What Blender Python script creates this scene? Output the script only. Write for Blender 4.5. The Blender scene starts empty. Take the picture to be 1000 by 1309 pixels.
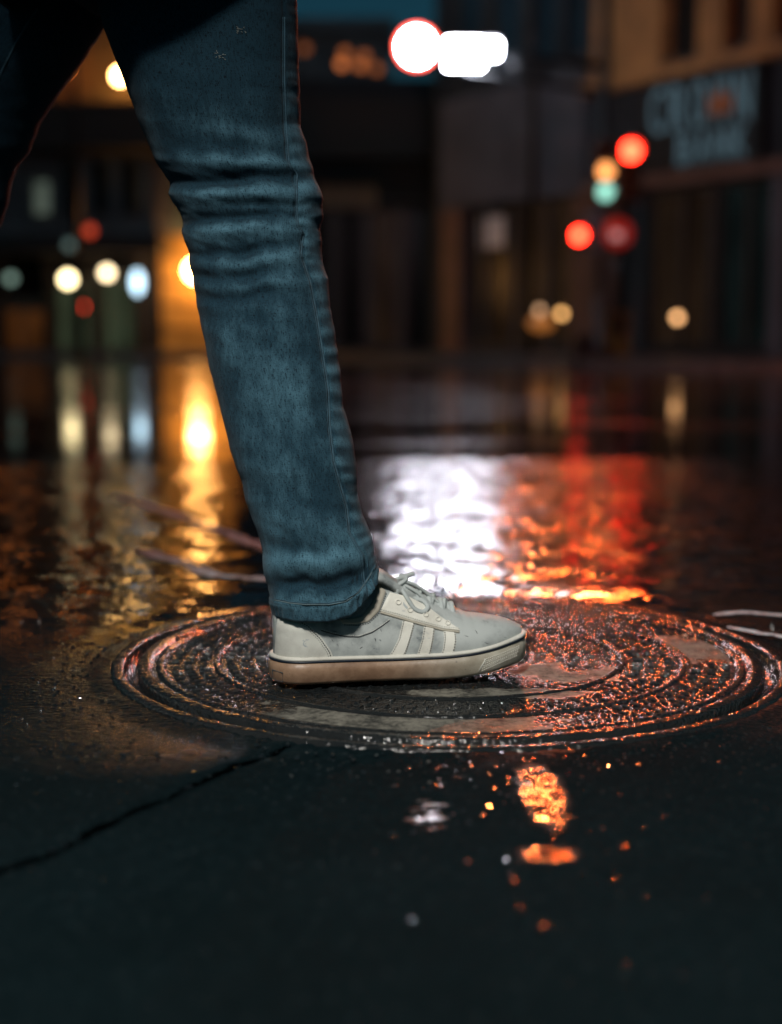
import bpy, bmesh, math, random
from math import sin, cos, pi, radians, sqrt, exp, atan2
from mathutils import Vector, Matrix, noise
from mathutils.bvhtree import BVHTree
random.seed(7)
SC = bpy.context.scene
COL = SC.collection

# ------------------------------------------------------------------ camera, sky, light, exposure
CAMZ, PITCH, FPX = 0.385, radians(7.0), 1818.0
cam_d = bpy.data.cameras.new('camera'); cam = bpy.data.objects.new('camera', cam_d); COL.objects.link(cam)
cam.location = (0, 0, CAMZ); cam.rotation_euler = (pi/2 - PITCH, 0, 0)
cam_d.sensor_fit = 'VERTICAL'; cam_d.sensor_height = 36; cam_d.sensor_width = 36; cam_d.lens = 50
cam_d.clip_end = 600; cam_d.clip_start = .05
cam_d.dof.use_dof = True; cam_d.dof.focus_distance = 1.535; cam_d.dof.aperture_fstop = 2.15
SC.camera = cam
w = bpy.data.worlds.new('World'); SC.world = w; w.use_nodes = True
nt = w.node_tree
bg = nt.nodes['Background']
sky = nt.nodes.new('ShaderNodeTexSky'); sky.sky_type = 'NISHITA'; sky.sun_disc = False
sky.sun_elevation = radians(38); sky.sun_rotation = radians(200); sky.dust_density = 0.3; sky.ozone_density = 3
tint = nt.nodes.new('ShaderNodeMix'); tint.data_type = 'RGBA'; tint.blend_type = 'MULTIPLY'; tint.inputs[0].default_value = 1
tint.inputs[7].default_value = (0.26, 0.82, 0.82, 1)
nt.links.new(sky.outputs[0], tint.inputs[6]); nt.links.new(tint.outputs[2], bg.inputs[0])
bg.inputs[1].default_value = 0.0105
sd = bpy.data.lights.new('moon', 'SUN'); sd.energy = 0.05; sd.angle = radians(10); sd.color = (.7, .85, 1)
so = bpy.data.objects.new('moon', sd); COL.objects.link(so)
so.rotation_euler = Vector((sin(radians(200))*cos(radians(38)), cos(radians(200))*cos(radians(38)), sin(radians(38)))).to_track_quat('Z', 'Y').to_euler()
vs = SC.view_settings; vs.view_transform = 'Standard'; vs.look = 'None'; vs.gamma = 1; vs.exposure = 0; vs.use_curve_mapping = False
SC.cycles.use_denoising = True
SC.cycles.sample_clamp_indirect = 6
SC.cycles.max_bounces = 6; SC.cycles.caustics_refractive = False

# ------------------------------------------------------------------ pixel helpers (1000 x 1309 photograph)
FW = Vector((0, cos(PITCH), -sin(PITCH))); UP = Vector((0, sin(PITCH), cos(PITCH)))
CL = Vector((0, 0, CAMZ))
def ray(px, py): return FW + Vector(((px-500)/FPX, 0, 0)) + UP*((654.5-py)/FPX)
def W(px, py, Y):
    d = ray(px, py); return CL + d*(Y/d.y)
def G(px, py, z=0):
    d = ray(px, py); return CL + d*((z-CAMZ)/d.z)
def lerp(a, b, t): return a+(b-a)*t
def interp(tab, x):
    if x <= tab[0][0]: return tab[0][1]
    for (a, b), (c, d) in zip(tab, tab[1:]):
        if x <= c: return b+(d-b)*(x-a)/(c-a)
    return tab[-1][1]
def sstep(a, b, x):
    t = max(0, min(1, (x-a)/(b-a))); return t*t*(3-2*t)

# ------------------------------------------------------------------ materials
class NT:
    def __init__(s, name):
        s.m = bpy.data.materials.new(name); s.m.use_nodes = True; s.t = s.m.node_tree
        s.b = s.t.nodes['Principled BSDF']
    def n(s, typ, **kw):
        nd = s.t.nodes.new(typ)
        for k, v in kw.items():
            if k in ('ins',):
                for a, c in v.items():
                    if hasattr(c, 'is_output') or isinstance(c, bpy.types.NodeSocket): s.t.links.new(c, nd.inputs[a])
                    else: nd.inputs[a].default_value = c
            else: setattr(nd, k, v)
        return nd
    def noise(s, vec, scale, detail=3, rough=.5, dist=0):
        return s.n('ShaderNodeTexNoise', ins={'Vector': vec, 'Scale': scale, 'Detail': detail, 'Roughness': rough, 'Distortion': dist}).outputs['Fac']
    def ramp(s, x, a, b, lo=0., hi=1.):
        return s.n('ShaderNodeMapRange', interpolation_type='SMOOTHSTEP', ins={0: x, 1: a, 2: b, 3: lo, 4: hi}).outputs[0]
    def math(s, op, a, b=0.):
        return s.n('ShaderNodeMath', operation=op, ins={0: a, 1: b}).outputs[0]
    def mix(s, f, a, b):
        nd = s.n('ShaderNodeMix', data_type='RGBA')
        for i, v in ((0, f), (6, a), (7, b)):
            if isinstance(v, bpy.types.NodeSocket): s.t.links.new(v, nd.inputs[i])
            else: nd.inputs[i].default_value = v if i == 0 else (tuple(v)+(1,))[:4]
        return nd.outputs[2]
    def bump(s, h, dist, strength=1., nrm=None):
        ins = {'Strength': strength, 'Distance': dist, 'Height': h}
        if nrm is not None: ins['Normal'] = nrm
        return s.n('ShaderNodeBump', ins=ins).outputs[0]
    def obj(s): return s.n('ShaderNodeTexCoord').outputs['Object']
    def scale(s, vec, sc):
        return s.n('ShaderNodeMapping', ins={'Vector': vec, 'Scale': sc}).outputs[0]
    def set(s, k, v):
        if isinstance(v, bpy.types.NodeSocket): s.t.links.new(v, s.b.inputs[k])
        else: s.b.inputs[k].default_value = (tuple(v)+(1,)) if isinstance(v, (tuple, list)) and len(v) == 3 else v

def simple(name, col, rough=.6, metal=0, var=.35, scale=6., bump=0., bscale=60.):
    m = NT(name); o = m.obj()
    f = m.noise(o, scale, 5, .6)
    c = tuple(col)
    m.set('Base Color', m.mix(m.ramp(f, .3, .7), tuple(x*(1-var) for x in c), tuple(min(1, x*(1+var*.6)) for x in c)))
    m.set('Roughness', m.ramp(f, .2, .8, max(.02, rough-.12), min(1, rough+.12))); m.set('Metallic', metal)
    if bump: m.set('Normal', m.bump(m.noise(o, bscale, 4), bump))
    return m.m
def emis(name, col, strength, base=(.1, .1, .1)):
    m = NT(name); m.set('Base Color', base); m.set('Emission Color', col); m.set('Emission Strength', strength)
    m.set('Roughness', .3)
    m.m.cycles.emission_sampling = 'FRONT_BACK'
    return m.m

# wet asphalt of the near slab: aggregate, film of water, puddles where the 'wet' attribute says they stand
def wet_ground(name, near=True):
    m = NT(name); o = m.obj()
    if near:
        wet = m.n('ShaderNodeAttribute', attribute_name='wet').outputs['Fac']
        calm = m.n('ShaderNodeAttribute', attribute_name='calm').outputs['Fac']
        n1 = m.noise(o, 7, 6, .62, .4)
        n1 = m.math('ADD', n1, m.math('MULTIPLY', m.math('SUBTRACT', m.noise(m.scale(o, (.45, 2.0, 1)), 44, 3, .6), .5), .95))
        pud = m.ramp(m.math('ADD', n1, m.math('MULTIPLY', m.math('SUBTRACT', wet, .5), .9)), .56, .62)
        tiny = m.ramp(m.math('ADD', m.noise(o, 85, 2, .5), m.math('MULTIPLY', m.math('SUBTRACT', wet, .5), .6)), .595, .625)
        pud = m.math('MAXIMUM', pud, tiny)
        n2 = m.noise(o, 38, 4, .6)
        film = m.ramp(n2, .40, .62)
        vor = m.n('ShaderNodeTexVoronoi', ins={'Vector': o, 'Scale': 170., 'Randomness': 1.})
        fine = m.noise(o, 420, 3, .6)
        agg = m.math('ADD', m.math('MULTIPLY', vor.outputs['Distance'], -1.0), m.math('MULTIPLY', fine, .8))
        c0 = m.mix(m.noise(vor.outputs['Color'], 3.), (.0010, .0036, .0046), (.0105, .0205, .0240))
        c0 = m.mix(m.ramp(m.noise(o, 2.2, 5, .6), .35, .7), c0, (.0045, .0085, .0098))
        c0 = m.mix(m.ramp(m.noise(o, 130, 3, .6), .60, .72), c0, (.022, .031, .034))
        crk_shade = m.n('ShaderNodeAttribute', attribute_name='crk_shade').outputs['Fac']
        c0 = m.mix(m.ramp(m.math('ADD', crk_shade, m.math('MULTIPLY', m.math('SUBTRACT', m.noise(o, 70, 4, .7), .5), .9)), .35, .6), c0, (.0006, .0010, .0012))  # the crack's shade is painted dark into the base colour
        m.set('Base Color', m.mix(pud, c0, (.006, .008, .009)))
        rg = m.n('ShaderNodeAttribute', attribute_name='rgh').outputs['Fac']
        r = m.math('ADD', rg, m.ramp(film, 0, 1, .04, -.04))
        r = m.math('ADD', m.math('MULTIPLY', r, m.math('SUBTRACT', 1., pud)), m.math('MULTIPLY', pud, .022))
        m.set('Roughness', r)
        dry = m.math('SUBTRACT', 1., m.math('MULTIPLY', pud, .93))
        yy = m.n('ShaderNodeSeparateXYZ', ins={0: o}).outputs[1]
        far = m.ramp(yy, 1.7, 2.3); nearer = m.ramp(yy, 1.28, 1.95, 1., .06)
        b = m.bump(agg, .0016, m.math('MULTIPLY', m.math('MULTIPLY', dry, nearer), .55))
        b = m.bump(m.noise(o, 60, 3, .55), .0030, m.math('MULTIPLY', m.math('MULTIPLY', dry, nearer), .40), b)
        b = m.bump(m.noise(m.scale(o, (.55, 1.5, 1)), 26, 2, .6, .6), .0060, m.math('MULTIPLY', far, .36), b)
        b = m.bump(m.noise(m.scale(o, (.85, 1.25, 1)), 8, 2, .5, .4), .018, m.math('MULTIPLY', far, .50), b)
        b = m.bump(m.noise(m.scale(o, (.5, 2.2, 1)), 34, 2, .5, .8), .0090, m.math('MULTIPLY', m.math('SUBTRACT', 1., far), m.ramp(pud, 0, 1, .10, .40)), b)
        m.set('Normal', b)
        m.set('Specular IOR Level', m.math('MAXIMUM', m.ramp(calm, 0.10, 1, .0, .62), m.math('MULTIPLY', pud, .5)))
    else:
        n1 = m.noise(o, 1.2, 5, .6)
        m.set('Base Color', m.mix(n1, (.006, .008, .009), (.020, .022, .023)))
        pat = m.ramp(m.noise(m.scale(o, (.5, 1, 1)), .9, 6, .6), .46, .62)
        m.set('Roughness', m.ramp(pat, 0, 1, .07, .16))
        b = m.bump(m.noise(m.scale(o, (1, .7, 1)), 9, 4, .55), .004, .08)
        m.set('Normal', b)
    m.set('IOR', 1.36)
    return m.m

M = {}
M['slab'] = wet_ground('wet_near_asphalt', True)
M['road'] = wet_ground('flooded_far_asphalt', False)
M['walk'] = simple('wet_sidewalk', (.04, .038, .035), .35, bump=.002, bscale=30)
M['kerb'] = simple('kerb_concrete', (.12, .11, .10), .5)
M['steel'] = simple('dark_painted_steel', (.02, .022, .024), .4, .3)
M['housing'] = simple('signal_housing', (.02, .022, .02), .45)
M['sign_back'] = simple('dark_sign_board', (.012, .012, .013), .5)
M['letter'] = emis('glowing_letter', (.50, .80, .95), .10, (.06, .14, .18))  # letters given a faint glow in place of ambient light on them
M['crown'] = simple('orange_crown', (.5, .14, .03), .5)
M['brickwall'] = simple('ochre_brick', (.46, .21, .07), .8, scale=1.5)
M['stucco'] = simple('grey_stucco', (.10, .10, .115), .85, scale=1.0)
M['pinkstone'] = simple('pink_stone', (.17, .085, .06), .6, scale=2.)
M['darkwall'] = simple('dark_wall', (.022, .028, .034), .8, scale=1.)
M['bluewall'] = simple('blue_grey_wall', (.08, .12, .14), .8, scale=1.)
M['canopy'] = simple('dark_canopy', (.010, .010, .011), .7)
M['ochre'] = simple('ochre_plaster', (.15, .085, .03), .8, scale=1.)
M['amber'] = simple('amber_tiled_wall', (.42, .25, .06), .6, scale=2.)
M['frame'] = simple('window_frame', (.05, .045, .04), .4)
M['framelight'] = simple('pale_frame', (.09, .08, .075), .5)
M['yellow'] = simple('yellow_paint', (.20, .17, .04), .5)
M['redsign'] = simple('red_sign_face', (.55, .02, .02), .4)
M['white'] = simple('white_sign_paint', (.75, .75, .75), .5)
M['paint'] = simple('worn_road_paint', (.55, .70, .78), .5, scale=60, var=.5, bump=.002, bscale=120)
def glass(name, col, em=0., ecol=(1, 1, 1)):
    m = NT(name); o = m.obj(); f = m.noise(m.scale(o, (1.3, 1.3, .5)), 1.6, 4)
    m.set('Base Color', m.mix(f, tuple(x*.5 for x in col), col)); m.set('Roughness', .3); m.set('Specular IOR Level', .12)
    if em:
        m.set('Emission Color', m.mix(m.ramp(f, .35, .65), tuple(x*.35 for x in ecol), ecol)); m.set('Emission Strength', em)
    return m.m
M['glass_dark'] = glass('dark_shop_glass', (.012, .014, .015))
M['glass_brown'] = glass('brown_shop_glass', (.03, .02, .012), .012, (1, .55, .3))
M['glass_teal'] = glass('teal_shop_glass', (.012, .016, .016), .006, (.5, 1, .95))
M['glass_green'] = glass('green_lit_glass', (.03, .05, .03), .045, (.75, 1, .55))
M['glass_amber'] = glass('amber_lit_glass', (.08, .03, .01), .06, (1, .33, .08))
M['glass_pale'] = glass('pale_lit_glass', (.05, .06, .05), .10, (.8, 1, .8))
M['glass_blue'] = glass('dim_blue_glass', (.01, .02, .03), .010, (.3, .7, 1))

# ------------------------------------------------------------------ object helpers
def mesh_obj(name, verts, faces, mat, parent=None, smooth=False, mats=None, fmat=None):
    me = bpy.data.meshes.new(name); me.from_pydata([tuple(v) for v in verts], [], faces)
    if mats:
        for x in mats: me.materials.append(x)
        if fmat: me.polygons.foreach_set('material_index', fmat)
    else: me.materials.append(mat)
    if smooth: me.polygons.foreach_set('use_smooth', [True]*len(me.polygons))
    me.update()
    o = bpy.data.objects.new(name, me); COL.objects.link(o)
    if parent: o.parent = parent
    return o
def thing(name, label, cat, loc=(0, 0, 0), group=None):
    o = bpy.data.objects.new(name, None); COL.objects.link(o); o.location = loc; o.empty_display_size = .1
    o['label'] = label; o['category'] = cat
    if group: o['group'] = group
    return o
def tag(o, label, cat, group=None):
    o['label'] = label; o['category'] = cat
    if group: o['group'] = group
    return o
class B:
    """collects shapes in world coordinates, links them as one mesh relative to its thing"""
    def __init__(s): s.v = []; s.f = []
    def add(s, vs, fs):
        k = len(s.v); s.v += [Vector(v) for v in vs]; s.f += [tuple(i+k for i in f) for f in fs]; return s
    def box(s, a, b):
        (x0, y0, z0), (x1, y1, z1) = a, b
        return s.add([(x0,y0,z0),(x1,y0,z0),(x1,y1,z0),(x0,y1,z0),(x0,y0,z1),(x1,y0,z1),(x1,y1,z1),(x0,y1,z1)],
                     [(0,3,2,1),(4,5,6,7),(0,1,5,4),(1,2,6,5),(2,3,7,6),(3,0,4,7)])
    def tube(s, pts, r, n=8, cap=True, flat=1.0):
        pts = [Vector(p) for p in pts]; N = len(pts)
        rr = r if isinstance(r, (list, tuple)) else [r]*N
        vs = []; up = None
        for i, p in enumerate(pts):
            t = (pts[min(i+1, N-1)]-pts[max(i-1, 0)]).normalized()
            if up is None:
                up = Vector((0, 0, 1)) if abs(t.z) < .9 else Vector((0, 1, 0))
            a = (up-t*up.dot(t)).normalized(); up = a; b = t.cross(a)
            for k in range(n):
                q = 2*pi*k/n; vs.append(p+a*cos(q)*rr[i]*flat+b*sin(q)*rr[i])
        fs = [(i*n+k, i*n+(k+1) % n, (i+1)*n+(k+1) % n, (i+1)*n+k) for i in range(N-1) for k in range(n)]
        if cap: fs += [tuple(range(n-1, -1, -1)), tuple((N-1)*n+k for k in range(n))]
        return s.add(vs, fs)
    def rings(s, rings, close=True, cap0=False, cap1=False):
        n = len(rings[0]); vs = [p for r in rings for p in r]
        m = n if close else n-1
        fs = [(i*n+k, i*n+(k+1) % n, (i+1)*n+(k+1) % n, (i+1)*n+k) for i in range(len(rings)-1) for k in range(m)]
        if cap0: fs.append(tuple(range(n-1, -1, -1)))
        if cap1: fs.append(tuple((len(rings)-1)*n+k for k in range(n)))
        return s.add(vs, fs)
    def sphere(s, c, r, n=16, m=10, sc=(1, 1, 1)):
        c = Vector(c); R = []
        for i in range(m+1):
            q = pi*i/m; rr = max(1e-5, sin(q))
            R.append([c+Vector((r*sc[0]*rr*cos(2*pi*k/n), r*sc[1]*rr*sin(2*pi*k/n), r*sc[2]*cos(q))) for k in range(n)])
        return s.rings(R)
    def disc_y(s, c, r, depth, n=28):
        """short cylinder facing -y"""
        c = Vector(c)
        R = [[c+Vector((r*q*cos(2*pi*k/n), d, r*q*sin(2*pi*k/n))) for k in range(n)] for q, d in ((1, depth), (1, 0), (.85, -.012))]
        return s.rings(R, cap0=True, cap1=True)
    def make(s, name, mat, parent=None, smooth=False):
        off = Vector((0, 0, 0)); p = parent
        while p is not None: off += Vector(p.location); p = p.parent
        return mesh_obj(name, [v-off for v in s.v], s.f, mat, parent, smooth)

class Fac:
    """an upright facade plane: u metres along, z up, d metres out of the wall towards the street"""
    def __init__(s, A, Bp):
        s.A = Vector((A[0], A[1], 0)); s.t = (Vector((Bp[0], Bp[1], 0))-s.A).normalized(); s.n = Vector((s.t.y, -s.t.x, 0))
    def P(s, u, z, d=0): return s.A+s.t*u+s.n*d+Vector((0, 0, z))
    def uz(s, px, py, d=0):
        r = ray(px, py); q = (s.A+s.n*d-CL).dot(s.n)/r.dot(s.n); p = CL+r*q
        return (p-s.A).dot(s.t), p.z
    def box(s, b, u0, u1, z0, z1, d0, d1):
        vs = [s.P(u, z, d) for z in (z0, z1) for (u, d) in ((u0, d1), (u1, d1), (u1, d0), (u0, d0))]
        return b.add(vs, [(0,3,2,1),(4,5,6,7),(0,1,5,4),(1,2,6,5),(2,3,7,6),(3,0,4,7)])
    def pbox(s, b, x0, x1, y0, y1, d0, d1):
        """box from photograph pixels at mid depth"""
        xm, ym = (x0+x1)/2, (y0+y1)/2
        return s.box(b, s.uz(x0, ym, d1)[0], s.uz(x1, ym, d1)[0], s.uz(xm, y1, d1)[1], s.uz(xm, y0, d1)[1], d0, d1)

# ------------------------------------------------------------------ GROUND
MC = Vector((.070, 1.700, 0)); MR = .402
crack = [G(-40, 1122), G(60, 1092), G(150, 1045), G(240, 1006), G(300, 978), G(365, 950)]
crack2 = [G(445, 1125), G(435, 1200), G(410, 1309)]
def seg_d(p, pts):
    best = 9
    for a, b in zip(pts, pts[1:]):
        ab = b-a; t = max(0, min(1, (p-a).dot(ab)/ab.length_squared)); best = min(best, (p-a-ab*t).length)
    return best
EDGE = [(-60, 4.30), (-1.3, 4.30), (0, 4.55), (1.3, 4.58), (60, 4.7)]
mound = G(815, 762); gold = G(185, 915)
puds = [(G(692, 1012), .019, .10), (G(700, 1092), .024, .018), (G(700, 948), .05, .03)]
spots_ = [(G(575, 975), .05, .05), (G(548, 1045), .03, .06), (G(640, 955), .12, .04), (G(470, 1000), .08, .05)]
def axis(lo, f0, f1, hi, step, grow=1.35):
    a = []; x = f0
    while x <= f1+1e-6: a.append(x); x += step
    s = step
    while a[-1] < hi: s *= grow; a.append(min(hi, a[-1]+s))
    s = step
    while a[0] > lo: s *= grow; a.insert(0, max(lo, a[0]-s))
    return a
def gz(p): return .0022*noise.noise(p*3.1)+.0010*noise.noise(p*11+Vector((3, 1, 0)))+.0004*noise.noise(p*34)
def slab():
    xs = axis(-60, -1.25, 1.25, 60, .0085); ys = axis(-60, .62, 4.62, 4.62, .0095)
    nx, ny = len(xs), len(ys)
    ys = ys[:-1]+[4.62]; ny = len(ys)
    vs = []; wet = []; calm = []; rgh = []; crk_shade = []
    for j, y in enumerate(ys):
        for i, x in enumerate(xs):
            e = interp(EDGE, x); yy = y if y < 3.4 else 3.4+(y-3.4)*(e-3.4)/(4.62-3.4)
            p = Vector((x, yy, 0)); z = 0.; wv = .35; cv = .6; rv = .2; ck = 0.
            if abs(x) < 2 and yy > .3:
                z += .0022*noise.noise(p*3.1)+.0010*noise.noise(p*11+Vector((3, 1, 0)))+.0004*noise.noise(p*34)
                r = (p-MC).length
                z -= .004*exp(-((r-MR-.02)/.05)**2)               # slab sags to the frame
                if r > MR: z *= sstep(0, .035, r-MR)*.9+.1
                if yy < 1.7 and x < .1:
                    d = seg_d(p, crack)
                    if d < .05: z -= .009*exp(-(d/.0068)**2)*(.80+.35*noise.noise(p*60))*(.6+.5*noise.noise(p*40))
                if yy < 1.2:
                    d = seg_d(p, crack2)
                    if d < .03: z -= .002*exp(-(d/.004)**2)
                q = ((x-mound.x)/.13)**2+((yy-mound.y)/.10)**2
                if q < 6: z += .011*exp(-q)
                # water stands in the band behind the cover and in small pools in front of it
                wv = .30+.30*sstep(1.55, 2.1, yy)-.10*sstep(2.3, 4.4, yy)
                for c, a, b2 in puds:
                    q = ((x-c.x)/a)**2+((yy-c.y)/b2)**2
                    wv = max(wv, 1.02*exp(-q*.7)+.0*q)
                if yy < 1.35: wv -= .12 if wv < .5 else 0
                cv = .12+.88*sstep(1.30, 2.15, yy+.16*noise.noise(p*4)+.10*noise.noise(p*13))
                for c, a, b2 in spots_:
                    q = ((x-c.x)/a)**2+((yy-c.y)/b2)**2
                    wv = max(wv, .42*exp(-q*.7))
                q = ((x-gold.x)/.16)**2+((yy-gold.y)/.16)**2
                if q < 8: cv = max(cv, .75*exp(-q))
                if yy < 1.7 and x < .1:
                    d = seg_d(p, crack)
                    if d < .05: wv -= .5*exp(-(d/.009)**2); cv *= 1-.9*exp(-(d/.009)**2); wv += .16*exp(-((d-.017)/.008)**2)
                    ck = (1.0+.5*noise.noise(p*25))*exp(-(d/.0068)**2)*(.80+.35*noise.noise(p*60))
                if wv > .5: cv = max(cv, min(1, .1+2*(wv-.5)))
            rv = .07+.11*sstep(-.35, .05, x)*(1-sstep(.8, 1.2, x))
            if abs(x) < 2 and yy > .3: rv += .36*(1-sstep(1.10, 1.75, yy))
            vs.append((x, yy, z)); wet.append(wv); calm.append(cv); rgh.append(rv if abs(x) > 2 or yy > 1.9 else lerp(rv, .11, exp(-((x-gold.x)/.15)**2-((yy-gold.y)/.18)**2))); crk_shade.append(ck)
    fs = []
    for j in range(ny-1):
        for i in range(nx-1):
            c = Vector(((xs[i]+xs[i+1])/2, (ys[j]+ys[j+1])/2, 0))
            if (c-MC).length < MR-.006: continue
            k = j*nx+i; fs.append((k, k+1, k+1+nx, k+nx))
    o = mesh_obj('street', vs, fs, M['slab'], smooth=True); o['kind'] = 'structure'
    for nm, dat in (('wet', wet), ('calm', calm), ('rgh', rgh), ('crk_shade', crk_shade)):
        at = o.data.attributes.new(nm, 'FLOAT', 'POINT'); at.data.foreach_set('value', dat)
slab()
def road():
    xs = axis(-90, -6, 6, 90, .5, 1.3); ys = [0, .5, 1, 2, 3, 5, 8, 12, 18, 26, 40, 60, 90, 140]
    vs = [(x, interp(EDGE, x)-.05+y, -.006 if y == 0 else -.004) for y in ys for x in xs]; n = len(xs)
    fs = [(j*n+i, j*n+i+1, (j+1)*n+i+1, (j+1)*n+i) for j in range(len(ys)-1) for i in range(n-1)]
    o = mesh_obj('road', vs, fs, M['road'], smooth=True); o['kind'] = 'structure'
road()

# painted lines, worn: thin sheets following the slab
def paint_line(pts, width, seed):
    n = 170; m_ = 7; vs = []
    P = [G(*p) for p in pts]; L = [0]
    for a, b in zip(P, P[1:]): L.append(L[-1]+(b-a).length)
    tx = [(l, q.x) for l, q in zip(L, P)]; ty = [(l, q.y) for l, q in zip(L, P)]
    for i in range(n+1):
        s = L[-1]*i/n; p = Vector((interp(tx, s), interp(ty, s), 0))
        q = Vector((interp(tx, min(L[-1], s+.03)), interp(ty, min(L[-1], s+.03)), 0)); q0 = Vector((interp(tx, max(0, s-.03)), interp(ty, max(0, s-.03)), 0))
        t = (q-q0).normalized(); nn = Vector((-t.y, t.x, 0))
        for k in range(m_+1):
            v = p+nn*(k/m_-.5)*width; v += Vector((noise.noise(v*60), noise.noise(v*60+Vector((9, 0, 0))), 0))*.004
            v.z = gz(Vector((v.x, v.y, 0)))+.0018; vs.append(v)
    fs = []
    for i in range(n):
        for k in range(m_):
            c = vs[i*(m_+1)+k]; e = abs((k+.5)/m_-.5)*2; end = min(1, min(i, n-i)/18)
            if .5+.9*noise.noise(c*22+Vector((seed, 0, 0)))+.35*noise.noise(c*90)+.25*end < .42+.42*e**2: continue
            a = i*(m_+1)+k; fs.append((a, a+1, a+m_+2, a+m_+1))
    o = mesh_obj('painted_line', vs, fs, M['paint'], smooth=True); o['kind'] = 'structure'
paint_line([(148, 634), (215, 656), (280, 680), (352, 706)], .040, 1)
paint_line([(176, 702), (235, 722), (280, 738), (345, 742)], .034, 2)
paint_line([(905, 788), (950, 784), (1040, 792)], .018, 3)
paint_line([(930, 803), (975, 812), (1040, 822)], .014, 4)

# grit and stone chips with a wet facet each, scattered over the slab
def grit():
    m = NT('wet_grit'); m.set('Base Color', (.012, .016, .018)); m.set('Roughness', .12); m.set('IOR', 1.5)
    b = B(); random.seed(21)
    def chip(x, y, r, zz):
        q = Vector((x, y, 0)); z = gz(q)+zz
        tx, ty = random.gauss(0, .075), random.gauss(0, .075); n = random.randint(5, 7); a0 = random.random()*6
        top = []; low = []
        for k in range(n):
            a = a0+2*pi*k/n; rr = r*random.uniform(.7, 1.1); c, s_ = cos(a)*rr, sin(a)*rr
            top.append((x+c, y+s_, z+r*.30+tx*c+ty*s_)); low.append((x+c*1.35, y+s_*1.35, z-r*.4))
        b.rings([low, top], cap1=True)
    for _ in range(330):
        y = .72+.62*random.random()**.7; x = random.uniform(-.33, .33)*y/1.0
        if (Vector((x, y, 0))-MC).length < MR+.008: continue
        chip(x, y, random.uniform(.0009, .0026), .0002)
    for _ in range(1500):
        a = random.uniform(0, 2*pi); rr = MR+.006+random.expovariate(9); x, y = MC.x+rr*cos(a), MC.y+rr*sin(a)
        if y < .8: continue
        chip(x, y, random.uniform(.0008, .0020), -.003*exp(-((rr-MR-.02)/.05)**2))
    o = b.make('grit', m.m); o['kind'] = 'stuff'; o['label'] = 'wet grit scattered over the dark asphalt round the manhole'; o['category'] = 'grit'
grit()
# ------------------------------------------------------------------ MANHOLE
def iron_mat(name, silt):
    m = NT(name); o = m.obj()
    fine = m.noise(o, 150, 2, .5); mid = m.noise(o, 48, 3, .55)
    m.set('Roughness', m.ramp(mid, .35, .65, .05, .12))
    col = m.mix(m.noise(o, 30, 4), (.008, .012, .015), (.026, .026, .024))
    if silt:
        sl = m.n('ShaderNodeAttribute', attribute_name='silt').outputs['Fac']
        f = m.ramp(m.math('ADD', sl, m.math('MULTIPLY', m.math('SUBTRACT', m.noise(o, 30, 7, .75), .5), 2.0)), .62, .90)
        sc = m.mix(m.ramp(m.math('ADD', m.math('MULTIPLY', m.noise(o, 28, 6, .7), .6), m.math('MULTIPLY', m.noise(o, 160, 3, .7), .4)), .36, .62), (.025, .026, .024), (.24, .225, .185))
        m.set('Base Color', m.mix(f, col, sc))
        m.set('Roughness', m.mix(f, m.ramp(mid, .35, .65, .05, .12), (.70, .70, .70)))
        b = m.bump(mid, .008, m.ramp(f, 0, 1, .65, .22)); b = m.bump(fine, .004, m.ramp(f, 0, 1, .8, .10), b)
    else:
        m.set('Base Color', col)
        b = m.bump(mid, .008, .5); b = m.bump(fine, .004, .55, b)
    m.set('Normal', b); m.set('IOR', 1.36); m.set('Specular IOR Level', .5)
    return m.m
M['iron'] = iron_mat('wet_cast_iron', False); M['plate'] = iron_mat('wet_silted_iron', True)
def silt_at(p):
    """silt patches at their place on the cover"""
    r = p.length; v = 0
    def ps(px, py, rx, ry):
        c = G(px, py)-MC; return exp(-(((p.x-c.x)/rx)**2+((p.y-c.y)/ry)**2)**2)
    v = max(v, ps(722, 858, .078, .065)*(1-.85*exp(-((p-(G(738, 852)-MC)).length/.022)**2)))
    v = max(v, ps(630, 886, .14, .030))
    a = atan2(p.y, p.x)
    if .286 < r < .343:
        v = max(v, exp(-((a-.12)/.30)**4)*.95, exp(-((a+1.78)/.62)**4))
    return v
mh = thing('manhole_cover', 'round wet cast iron manhole cover under the white shoe', 'manhole cover', MC)
def lathe(prof, n=160, jitter=0.):
    b = B(); R = []
    for r, z in prof:
        R.append([MC+Vector((r*cos(2*pi*k/n), r*sin(2*pi*k/n), z)) for k in range(n)])
    b.rings(R); return b
lathe([(MR+.004, -.012), (MR+.002, .0005), (MR-.003, .0020), (MR-.010, .0020), (MR-.014, .000), (MR-.016, -.012), (.374, -.012), (.372, -.012)], 220).make('frame_ring', M['iron'], mh, True)
lathe([(.3735, -.012), (.3735, .0015), (.371, .0026), (.362, .0030), (.357, .0022), (.3545, -.001), (.350, -.001)], 220).make('cover_rim', M['iron'], mh, True)
lathe([(.3530, -.002), (.3500, .0014), (.346, .0020), (.342, .0014), (.339, -.002)], 220).make('raised_ring', M['iron'], mh, True)
lathe([(.2850, -.002), (.2830, .0010), (.280, .0014), (.277, .0010), (.275, -.002)], 200).make('raised_ring', M['iron'], mh, True)
lathe([(.2150, -.002), (.2125, .0014), (.209, .0019), (.205, .0014), (.2025, -.002)], 160).make('raised_ring', M['iron'], mh, True)
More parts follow.
